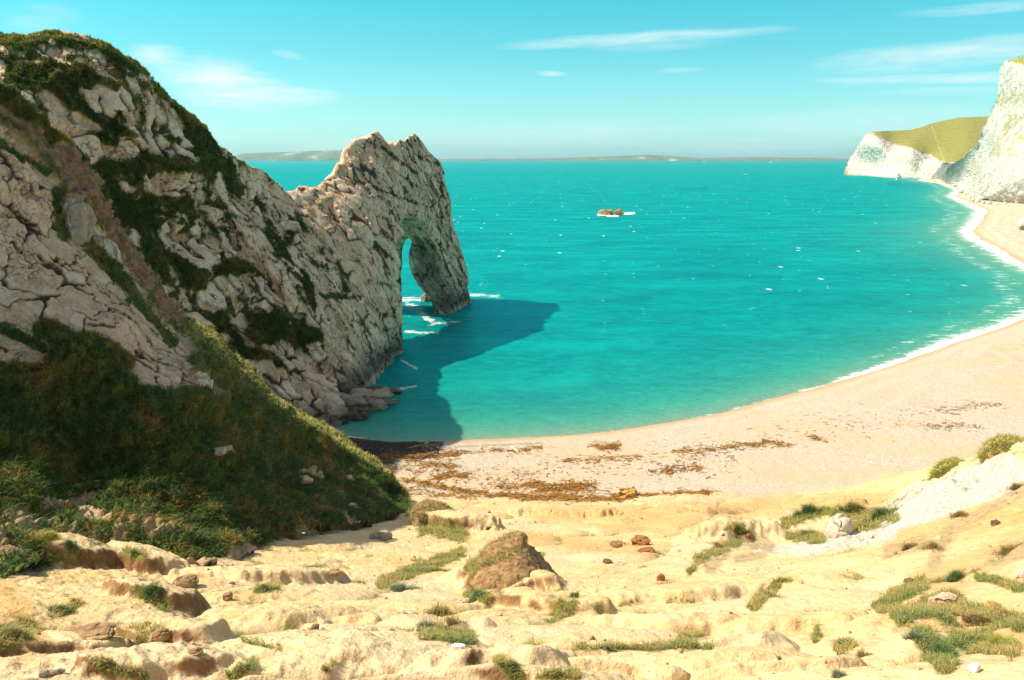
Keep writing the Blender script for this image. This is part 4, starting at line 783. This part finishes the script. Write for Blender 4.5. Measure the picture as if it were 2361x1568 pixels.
ribbons('wet_seaweed', C, .4 + .5 * rng.random(n), .04 + .06 * rng.random(n), pick(n, [[.05, .035, .02], [.02, .018, .015], [.12, .09, .06]]), 'dark wet seaweed heaped in the shaded corner of the beach')

# ---- grass clumps that can be told apart
PG = dict(green=[[.12, .20, .05], [.18, .24, .06], [.10, .17, .08]], mix=[[.20, .24, .06], [.36, .32, .08], [.52, .40, .15], [.20, .23, .09]], dry=[[.46, .35, .15], [.36, .27, .11], [.28, .24, .09]], lime=[[.34, .38, .05], [.44, .38, .06], [.24, .28, .04]], blue=[[.14, .24, .16], [.18, .28, .16], [.26, .28, .10]], straw=[[.62, .46, .2], [.5, .36, .14]])
def clump(u, v, wpx, dpx, n, hgt, pal, label, name='grass_tuft', cat='grass', lean=(.4, 1.0), group=None, ang=0.0, wid=1.0):
    c0, mw_ = gpx(u, v, wpx); md = dpx / F * c0[1] * (1.0 + 1.2 * min(1, c0[1] / 40)); t = np.abs(rng.normal(0, .48, n)); a = rng.random(n) * 6.28; t = t * (1 + .45 * np.sin(a * 3 + u) + .25 * np.sin(a * 5 + v)); n0 = perlin(np.stack([t * np.cos(a) * mw_ * 1.3 + u, t * np.sin(a) * md * 1.3, t * 0], -1)); t = np.where(n0 < -.12, t * .5, t); x, y = t * np.cos(a) * mw_ / 2, t * np.sin(a) * md / 2
    x, y = x * math.cos(ang) - y * math.sin(ang), x * math.sin(ang) + y * math.cos(ang); X_, Y_ = c0[0] + x, c0[1] + y; Z_ = ground(X_, Y_)
    root = np.stack([X_, Y_, Z_ - .01], 1) - c0; L = hgt * (.35 + .85 * rng.random(n) ** 1.5) * (1.2 - .55 * np.clip(t, 0, 1.5)); rad = c0[1]
    nn = np.stack([np.cos(a) * t * .8, np.sin(a) * t * .8, np.ones(n)], 1)
    o = blades(name, root, nn, L, (.0015 + .00020 * rad) * wid * np.ones(n), lean[0] + (lean[1] - lean[0]) * rng.random(n), pick(n, PG[pal])); o.location = c0; return tag(o, label, cat, group)
for a in [(925, 1362, 90, 30, 1500, .30, 'blue', 'thick bluish green tuft at the left end of the long grass strip'), (1000, 1318, 120, 30, 1400, .24, 'mix', 'long strip of yellow green grass slanting up to the central mound'),
          (1100, 1378, 60, 30, 1300, .26, 'green', 'leafy green tuft at the foot of the central mound'), (1010, 1420, 90, 30, 1100, .34, 'mix', 'tussock of green and brown grass left of the central mound'),
          (975, 1458, 110, 34, 1500, .15, 'blue', 'spiky blue green tussock at the bottom centre'), (1060, 1475, 80, 34, 800, .12, 'mix', 'spiky grass patch right of the blue green tussock'), (1040, 1440, 60, 24, 500, .22, 'dry', 'dead brown grass hanging beside the bottom centre tussock'),
          (610, 1362, 60, 14, 700, .20, 'green', 'small green tuft on the bare sand left of centre'), (345, 1375, 70, 34, 1500, .26, 'green', 'dark green tuft in a hollow of the lower left slope'), (140, 1412, 70, 26, 900, .20, 'green', 'bushy green tuft on the lower left slope'), (175, 1390, 50, 10, 300, .14, 'mix', 'small pale tuft beside the bushy lower left tuft'),
          (240, 1548, 80, 22, 700, .09, 'mix', 'green and straw tussock at the bottom edge left of centre'), (310, 1562, 60, 16, 450, .09, 'straw', 'straw coloured tuft at the bottom edge beside the green tussock'), (555, 1556, 60, 20, 500, .10, 'mix', 'thin mixed grass at the bottom edge between the stones'),
          (1180, 1550, 50, 36, 900, .07, 'green', 'low green clump beside the eroded lip at the bottom centre'), (1250, 1400, 0, 0, 0, 0, '', ''), (1325, 1378, 30, 14, 350, .20, 'green', 'little green tuft at the right foot of the central mound'), (1238, 1290, 34, 12, 350, .22, 'mix', 'small slanting tuft right of the mound top'),
          (1770, 1375, 60, 60, 1400, .18, 'mix', 'long green patch running down a crease of the right slope'), (1800, 1342, 40, 14, 400, .18, 'mix', 'short grass tip at the top of the long green patch'), (1590, 1318, 34, 22, 500, .20, 'mix', 'pair of small yellow green tufts in the middle of the slope'),
          (1550, 1492, 110, 10, 900, .07, 'blue', 'line of bluish grass along a crease at the lower centre right'), (1400, 1497, 120, 6, 600, .06, 'mix', 'thin line of grass left of the bluish grass line'), (1585, 1470, 60, 14, 500, .10, 'mix', 'short grass patch above the bluish grass line'),
          (1885, 1470, 22, 40, 500, .12, 'mix', 'narrow upright strip of grass on the lower right slope'), (1945, 1492, 44, 20, 900, .14, 'green', 'dark green tuft on the lower right slope'), (1985, 1515, 44, 16, 500, .12, 'dry', 'reddish dry tuft just below the dark green tuft'), (1930, 1562, 40, 16, 500, .11, 'blue', 'blue green tuft at the bottom edge right of centre'),
          (2105, 1475, 50, 14, 600, .14, 'blue', 'blue green tuft left of the big grass bank'), (2170, 1520, 70, 50, 2200, .22, 'green', 'tall dark green tussock at the bottom right'), (2150, 1400, 100, 50, 2200, .24, 'mix', 'broad shaggy grass bank on the right slope'), (2200, 1340, 80, 26, 1100, .30, 'green', 'upper green clump of the right grass bank'),
          (2300, 1500, 60, 70, 1500, .20, 'lime', 'yellow green grass clump in the bottom right corner'), (2250, 1440, 100, 30, 1600, .18, 'dry', 'tangle of dry and green grass right of the shaggy bank'), (1860, 1186, 90, 16, 1600, .75, 'green', 'left clump of tall reedy grass at the edge of the beach'), (1960, 1178, 90, 14, 1300, .60, 'mix', 'middle clump of tall reedy grass above the pale pointed rock'),
          (2030, 1196, 70, 22, 1500, .75, 'green', 'right clump of tall reedy grass against the white chalk bank'), (1855, 1236, 80, 24, 1300, .40, 'mix', 'brown green tuft below the tall reedy grass'), (1985, 1222, 70, 16, 900, .4, 'mix', 'flattened grass draped beside the pale pointed rock'),
          (1700, 1232, 110, 26, 1800, .42, 'mix', 'dry grass crown of the knoll left of the reedy grass'), (1655, 1265, 40, 40, 700, .30, 'dry', 'straggly dry grass down the left side of the knoll'), (2090, 1268, 80, 12, 900, .3, 'dry', 'brown heathy scrub along the foot of the chalk bank'), (2210, 1190, 60, 30, 700, .28, 'dry', 'brown scrub beneath the right end of the chalk bank'),
          (2150, 1265, 50, 50, 900, .3, 'dry', 'brown scrub streak on the ochre bank'), (2320, 1280, 60, 36, 1300, .32, 'dry', 'round olive brown bush on the ochre bank at the right edge'), (2340, 1130, 50, 14, 600, .3, 'dry', 'brown scrub strip at the right edge above the ochre bank'),
          (60, 1215, 110, 50, 2600, .30, 'lime', 'sunlit yellow green tussock at the left edge below the dark hillside'), (115, 1240, 60, 36, 1300, .26, 'lime', 'sunlit mossy tussock right of the left edge tussock'), (165, 1278, 50, 14, 500, .22, 'green', 'small green tuft on the lit crest at the left'), (110, 1306, 36, 14, 400, .2, 'green', 'small green tuft just below the lit crest at the left'),
          (25, 1470, 90, 50, 1800, .22, 'mix', 'shaggy grass bank at the left edge near the bottom'), (310, 1280, 40, 14, 500, .25, 'green', 'green tuft where the shaded hillside meets the sunlit sand'), (1280, 1562, 60, 10, 500, .10, 'mix', 'wispy grass at the bottom edge right of centre'), (1125, 1222, 26, 8, 160, .3, 'green', 'tiny green tuft behind the mossy mound'), (750, 1548, 30, 8, 160, .1, 'mix', 'tiny tuft at the bottom edge left of the tussock')]:
    if a[2]: clump(*a)
# tall dry stems
c0, _ = gpx(1005, 1440, 10); n = 26; root = np.stack([rng.normal(0, .28, n), rng.normal(0, .2, n), np.zeros(n)], 1)
o = blades('dry_stems', root, np.tile([0, 0, 1.], (n, 1)), .5 + .3 * rng.random(n), .004 * np.ones(n), .3 + .3 * rng.random(n), pick(n, PG['straw'])); o.location = c0; tag(o, 'tall thin straw stems rising from the tussock left of the central mound', 'grass')
def knoll(name, bot, top, y0, y1, mat, label, turf, pal, n, tall, cut=.45, disp=.25, nu=150, nv=110, slope_back=(0, 2.0, -1.0), left=None, shade_paint=None):
    """a free standing earth lump: front face between a foot line and a crest line, rounded over and closed behind"""
    kx = (np.mean([b[0] for b in top]) - CU) / F * 1.08
    P, UV = relief(bot, top, lambda uv: y0 + (y1 - y0) * np.linspace(0, 1, uv.shape[1])[None, :] ** 1.3, nu / Q, nv / Q, [(kx * .5, .5, .05, 6), (kx, 1.0, -.25, 8), (kx * slope_back[1], slope_back[1], slope_back[2], 10), (kx * .3, .3, -3, 6)])
    N = gnorm(P); N = N * np.where(N[nu // 2, nv // 2] @ np.array([0, -1, .3]) < 0, -1, 1); tt = np.concatenate([np.linspace(0, 1, nv), np.ones(P.shape[1] - nv)])[None, :]
    nz = fbm(P / .9 + y0, 5, .6); ends = sst(0, .08, np.linspace(0, 1, P.shape[0]))[:, None] * sst(1, .92, np.linspace(0, 1, P.shape[0]))[:, None]
    bulge = disp * (1.2 * np.sin(np.clip(tt, 0, 1) * 3.1) + nz + .35 * np.abs(fbm(P / .28, 4, .6))); Pd = P + N * (bulge * ends)[..., None]; c0 = P[nu // 2, 0].copy()
    r = empty(name, c0); tag(r, label, 'mound'); mesh_np('earth_body', Pd - c0, gridF(*P.shape[:2]), mat, parent=r)
    UVx = proj(Pd); m = sst(cut, cut + .2, tt + .35 * nz) * (1 if left is None else sst(left + 40, left - 40, UVx[0] + 60 * nz))
    p, nn, ii, jj = scatter(Pd, N, m, n); pc = sst(.35, .8, tt[0][jj] + .3 * rng.normal(size=n))[:, None]
    blades(turf, p - c0, nn, tall * (.35 + .8 * rng.random(n) ** 1.4), .0035 * np.ones(n) * (1 + y0 / 14), .6 + .9 * rng.random(n), pick(n, PG[pal]) * pc + pick(n, PG['dry']) * (1 - pc), parent=r)
knoll('grassy_hummock', [(2150, 1165), (2180, 1160), (2220, 1150), (2258, 1135)], [(2146, 1112), (2154, 1096), (2168, 1082), (2190, 1074), (2214, 1079), (2238, 1092), (2262, 1104)], 42.6, 44, MB['sandy'], 'small turf capped hummock of pale earth on the white bank', 'turf', 'lime', 6500, .30, cut=.50, disp=.3)
knoll('grassy_hummock', [(2260, 1145), (2300, 1140), (2361, 1135), (2450, 1130)], [(2258, 1078), (2264, 1052), (2280, 1032), (2300, 1021), (2330, 1022), (2361, 1032), (2400, 1050), (2460, 1080)], 40, 42, MB['sandy'], 'larger turf capped hummock with bare pale earth beneath at the right edge', 'turf', 'lime', 8500, .32, cut=.50, disp=.4)
knoll('mossy_mound', [(952, 1212), (1000, 1238), (1050, 1248), (1092, 1244)], [(948, 1190), (965, 1176), (995, 1170), (1025, 1178), (1052, 1195), (1075, 1214), (1094, 1236)], 52.5, 55, MB['umber'], 'rounded mossy mound draped in green grass at the top of the sandy slope', 'turf', 'mix', 4200, .30, cut=.15, disp=.45)
knoll('earth_mound', [(1096, 1386), (1130, 1392), (1200, 1398), (1270, 1402), (1322, 1404)], [(1092, 1366), (1100, 1332), (1115, 1302), (1140, 1282), (1172, 1266), (1200, 1262), (1212, 1272), (1216, 1290), (1240, 1316), (1268, 1346), (1296, 1374), (1325, 1398)], 25.0, 27.2, MB['umber'], 'grass topped earth mound with a steep shaded brown side in the middle of the slope', 'turf', 'mix', 2300, .2, cut=.58, disp=.34, left=1200)
# two walkers on the chalk cliff top
def walker(u, v, Yd, colr, label):
    foot = atY(u, v, Yd); me = bpy.data.meshes.new('person'); J = [(0, 0, .95), (0, 0, 1.2), (0, 0, 1.45), (0, 0, 1.56), (0, 0, 1.72), (.13, 0, .90), (.15, .05, .48), (.16, 0, .05), (-.13, 0, .90), (-.15, -.05, .48), (-.16, .03, .05), (.22, 0, 1.40), (.30, .04, 1.12), (.30, -.06, .88), (-.22, 0, 1.40), (-.30, .02, 1.12), (-.28, -.1, .88), (.17, -.14, .03), (-.17, -.12, .03)]
    E_ = [(0, 1), (1, 2), (2, 3), (3, 4), (0, 5), (5, 6), (6, 7), (0, 8), (8, 9), (9, 10), (2, 11), (11, 12), (12, 13), (2, 14), (14, 15), (15, 16), (7, 17), (10, 18)]
    me.from_pydata([tuple(j) for j in J], E_, []); o = bpy.data.objects.new('person', me); col.objects.link(o); o.location = foot
    o.modifiers.new('skin', 'SKIN'); rads = [.16, .15, .17, .06, .11, .10, .07, .045, .10, .07, .045, .07, .05, .035, .07, .05, .035, .04, .04]
    for sv, r_ in zip(me.skin_vertices[0].data, rads): sv.radius = (r_, r_)
    me.skin_vertices[0].data[0].use_root = True; o.modifiers.new('sub', 'SUBSURF').levels = 1
    me.materials.append(plain_mat('clothes', colr, tuple(c_ * 1.3 for c_ in colr), .8)); tag(o, label, 'person')
walker(2357, 132.5, 727, (.02, .08, .25), 'walker in blue standing on the top of the chalk cliff')
walker(2349, 134, 730, (.04, .03, .02), 'walker in dark clothes left of the one in blue on the cliff top')
# vessels
VW = plain_mat('boat_white', (.70, .70, .70), (.82, .82, .82), .4); VG_ = plain_mat('ship_grey', (.06, .08, .09), (.12, .14, .15), .5); GL = plain_mat('cabin_glass', (.02, .03, .04), (.04, .05, .06), .15)
def hull(L, Wd, H):
    n = 24; V = []; prof = [(0, -.25), (.55, -.2), (.85, .2), (1.0, 1.0), (.93, 1.0), (.88, .85), (0, .85)]
    for i in range(n):
        t = i / (n - 1); wd = Wd / 2 * (1 - max(0, (t - .55) / .45) ** 2.2) * (.82 + .18 * min(1, t * 4)) + .02; sh = 1 + .35 * max(0, t - .5) ** 1.5 * 2
        r = [(-x * wd, z * H * sh) for x, z in prof[::-1]] + [(x * wd, z * H * sh) for x, z in prof[1:]]
        V += [((t - .5) * L * (1 + .04 * z / H), y, z) for y, z in r]
    m = 13; Fc = [[i * m + k, (i + 1) * m + k, (i + 1) * m + k + 1, i * m + k + 1] for i in range(n - 1) for k in range(m - 1)]
    Fc += [[k, k + 1, 12 - k - 1, 12 - k] for k in range(6)]
    return np.array(V), np.array(Fc)
def wedge(x0, x1, w, z0, z1, rake=.3):
    a = [(x0, -w, z0), (x1, -w, z0), (x1, w, z0), (x0, w, z0)]; h_ = z1 - z0; b = [(x0 + rake * h_, -w * .88, z1), (x1 - rake * 1.6 * h_, -w * .88, z1), (x1 - rake * 1.6 * h_, w * .88, z1), (x0 + rake * h_, w * .88, z1)]
    return np.array(a + b), np.array([[0, 3, 2, 1], [4, 5, 6, 7], [0, 1, 5, 4], [1, 2, 6, 5], [2, 3, 7, 6], [3, 0, 4, 7]])
def boat(u, v, L, rz, label, cat='boat', name='motor_boat', mat=VW):
    p = atZ(u, v, 0); r = empty(name, p); r.rotation_euler = (0, 0, rz); tag(r, label, cat); Wd, H = L * .28, L * .11
    mesh_np('hull', *hull(L, Wd, H), mat, parent=r, smooth=False); mesh_np('cabin', *wedge(-L * .22, L * .18, Wd * .36, H * .8, H * 2.1), mat, parent=r, smooth=False)
    mesh_np('windscreen', *wedge(-L * .16, L * .125, Wd * .345, H * 1.3, H * 1.8, .35), GL, parent=r, smooth=False)
    c = mesh_np('flybridge', *wedge(-L * .18, L * .04, Wd * .28, H * 2.1, H * 2.6), mat, parent=r, smooth=False)
boat(1625, 374.5, 34, .15, 'white motor boat on the horizon below the low hill of the far coast')
boat(1778, 375, 38, 2.9, 'white motor boat under the far coast, the nearer one to the chalk headland')
boat(1720, 403, 9, .1, 'small pale boat cutting a white wake between the horizon and the chalk headland')
p = atZ(1184, 368.4, 0); r = empty('cargo_ship', p); tag(r, 'grey ship on the horizon right of the arch', 'ship')
mesh_np('hull', *hull(120, 24, 14), VG_, parent=r, smooth=False); mesh_np('bridge', *wedge(-52, -30, 9, 12, 44, .05), VG_, parent=r, smooth=False); mesh_np('funnel', *wedge(-48, -40, 3, 44, 62, .1), VG_, parent=r, smooth=False); mesh_np('crane', *wedge(22, 40, 5, 12, 34, .4), VG_, parent=r, smooth=False)
# ---- air
ml = bpy.data.materials.new('haze_air'); ml.use_nodes = True; nt = ml.node_tree; nt.nodes.clear(); om = nt.nodes.new('ShaderNodeOutputMaterial'); pv = nt.nodes.new('ShaderNodeVolumePrincipled')
pv.inputs['Color'].default_value = (.5, .93, 1, 1); pv.inputs['Density'].default_value = HAZE; pv.inputs['Anisotropy'].default_value = .2; nt.links.new(pv.outputs[0], om.inputs['Volume'])
if HAZE:
    V, Fc = wedge(-18000, 18000, 1, 0, 1, 0); V = np.array([(x, y, z) for z in (-8, 190) for y in (-700, 17500) for x in (-18000, 18000)], float)
    o = mesh_np('haze', V, np.array([[0, 2, 3, 1], [4, 5, 7, 6], [0, 1, 5, 4], [1, 3, 7, 5], [3, 2, 6, 7], [2, 0, 4, 6]]), ml, smooth=False); tag(o, 'thin pale sea air over the bay', None, None, 'stuff')

print('T', round(time.time() - T0, 1))
# ================================================================== WORLD, SUN, CAMERA
SUN_EL, SUN_AZ = R(50), R(-87)          # azimuth measured from +y towards +x
w = bpy.data.worlds.new('World'); scn.world = w; w.use_nodes = True; nt = w.node_tree; nt.nodes.clear()
W_ = M.__new__(M); W_.nt = nt
out = nt.nodes.new('ShaderNodeOutputWorld'); bg = nt.nodes.new('ShaderNodeBackground')
sky = nt.nodes.new('ShaderNodeTexSky'); sky.sky_type = 'NISHITA'; sky.sun_disc = False; sky.sun_elevation = SUN_EL; sky.sun_rotation = SUN_AZ
sky.air_density = 1.0; sky.dust_density = 1.0; sky.ozone_density = 2.0
tc = nt.nodes.new('ShaderNodeTexCoord').outputs['Generated']
sep = nt.nodes.new('ShaderNodeSeparateXYZ'); nt.links.new(tc, sep.inputs[0])
elv = W_.math('ARCSINE', sep.outputs[2]); azi = W_.math('ARCTAN2', sep.outputs[0], sep.outputs[1])
comb = nt.nodes.new('ShaderNodeCombineXYZ'); nt.links.new(azi, comb.inputs[0]); nt.links.new(elv, comb.inputs[1])
wn_ = W_.noise(W_.map(comb.outputs[0], (5, 60, 1), (0, 0, R(-3))), 1, 6, .6)
wf = W_.noise(W_.map(comb.outputs[0], (14, 90, 1), (0, 0, R(-3))), 1, 6, .65)
def streak(u1, v1, u2, v2, thick, strength):
    """a cloud streak between two picture positions, held as azimuth / elevation"""
    def ae(u, v):
        a, b_, c_ = rays(u, v); l = math.sqrt(a * a + b_ * b_ + c_ * c_); return math.atan2(a, b_), math.asin(c_ / l)
    (a1, e1), (a2, e2) = ae(u1, v1), ae(u2, v2); ca_, ce_ = (a1 + a2) / 2, (e1 + e2) / 2; L_ = math.hypot(a2 - a1, e2 - e1) / 2; an = math.atan2(e2 - e1, a2 - a1); th = thick / F
    X_ = W_.math('SUBTRACT', azi, ca_); Y_ = W_.math('SUBTRACT', elv, ce_)
    l = W_.math('ADD', W_.math('MULTIPLY', X_, math.cos(an) / L_), W_.math('MULTIPLY', Y_, math.sin(an) / L_))
    q = W_.math('ADD', W_.math('MULTIPLY', X_, -math.sin(an) / th), W_.math('MULTIPLY', Y_, math.cos(an) / th))
    q = W_.math('ADD', q, W_.math('MULTIPLY', W_.math('SUBTRACT', wn_, .5), 1.6))
    r2 = W_.math('ADD', W_.math('POWER', W_.math('ABSOLUTE', l), 2.0), W_.math('POWER', W_.math('ABSOLUTE', q), 2.0))
    return W_.math('MULTIPLY', W_.math('SUBTRACT', 1.0, r2, clamp=True), strength)
cl = None
for a in [(290, 122, 450, 150, 30, .8), (330, 160, 700, 225, 50, 1.35), (420, 225, 800, 222, 26, 1.0), (1120, 105, 1860, 62, 18, .75), (1330, 110, 1700, 98, 14, .35), (1230, 168, 1310, 170, 6, .7), (1840, 185, 2600, 170, 11, .75), (1850, 150, 2700, 75, 34, .75),
          (2050, 35, 2600, -10, 14, .5), (620, 118, 710, 135, 9, .45), (900, 320, 1700, 300, 34, .40), (1600, 290, 2400, 270, 34, .35), (1500, 340, 2000, 330, 24, .35), (1500, 165, 1640, 160, 6, .4), (1000, 15, 1500, 45, 20, .0), (0, 60, 200, 30, 30, .3), (600, 340, 1000, 335, 20, .4), (2000, 215, 2400, 205, 12, .35)]:
    if a[5] <= 0: continue
    s_ = streak(*a); cl = s_ if cl is None else W_.math('MAXIMUM', cl, s_)
cl = W_.math('MULTIPLY', cl, W_.ramp(wf, (.3, .2), (.65, .95)))
tint = W_.ramp(W_.math('MULTIPLY', elv, 1.0), (.0, (.66, 1.08, 1.26)), (.06, (.45, .86, .88)), (.12, (.28, .79, .73)), (.19, (.15, .81, .71)), (.40, (.80, .94, .82)), (.75, (1.45, 1.10, .78)))  # stops above the view are warmed and brightened to fill the shade
skc = W_.mix(1.0, sky.outputs[0], tint, 'MULTIPLY')
SKY_S = .11
skc = W_.mix(cl, skc, tuple(x / SKY_S * 1.0 for x in (.44, .52, .52)))
nt.links.new(skc, bg.inputs[0]); bg.inputs[1].default_value = SKY_S; nt.links.new(bg.outputs[0], out.inputs[0])
sl = bpy.data.lights.new('sun', 'SUN'); sl.energy = 3.6; sl.angle = R(.5); sl.color = (1, .90, .74)
so = bpy.data.objects.new('sun', sl); col.objects.link(so)
from mathutils import Vector
sdv = Vector((math.sin(SUN_AZ) * math.cos(SUN_EL), math.cos(SUN_AZ) * math.cos(SUN_EL), math.sin(SUN_EL)))
so.rotation_euler = sdv.to_track_quat('Z', 'Y').to_euler()
cam = bpy.data.cameras.new('camera'); cam.lens = F / 2361 * 36; cam.sensor_width = 36; cam.clip_end = 40000; cam.clip_start = .1
co = bpy.data.objects.new('camera', cam); col.objects.link(co); co.location = (0, 0, CAMZ); co.rotation_euler = (math.pi / 2 - PITCH, 0, 0); scn.camera = co
vs = scn.view_settings; vs.view_transform = 'Standard'; vs.look = 'None'; vs.exposure = 1.0; vs.gamma = 1
scn.cycles.max_bounces = 5; scn.cycles.diffuse_bounces = 3; scn.cycles.use_denoising = True
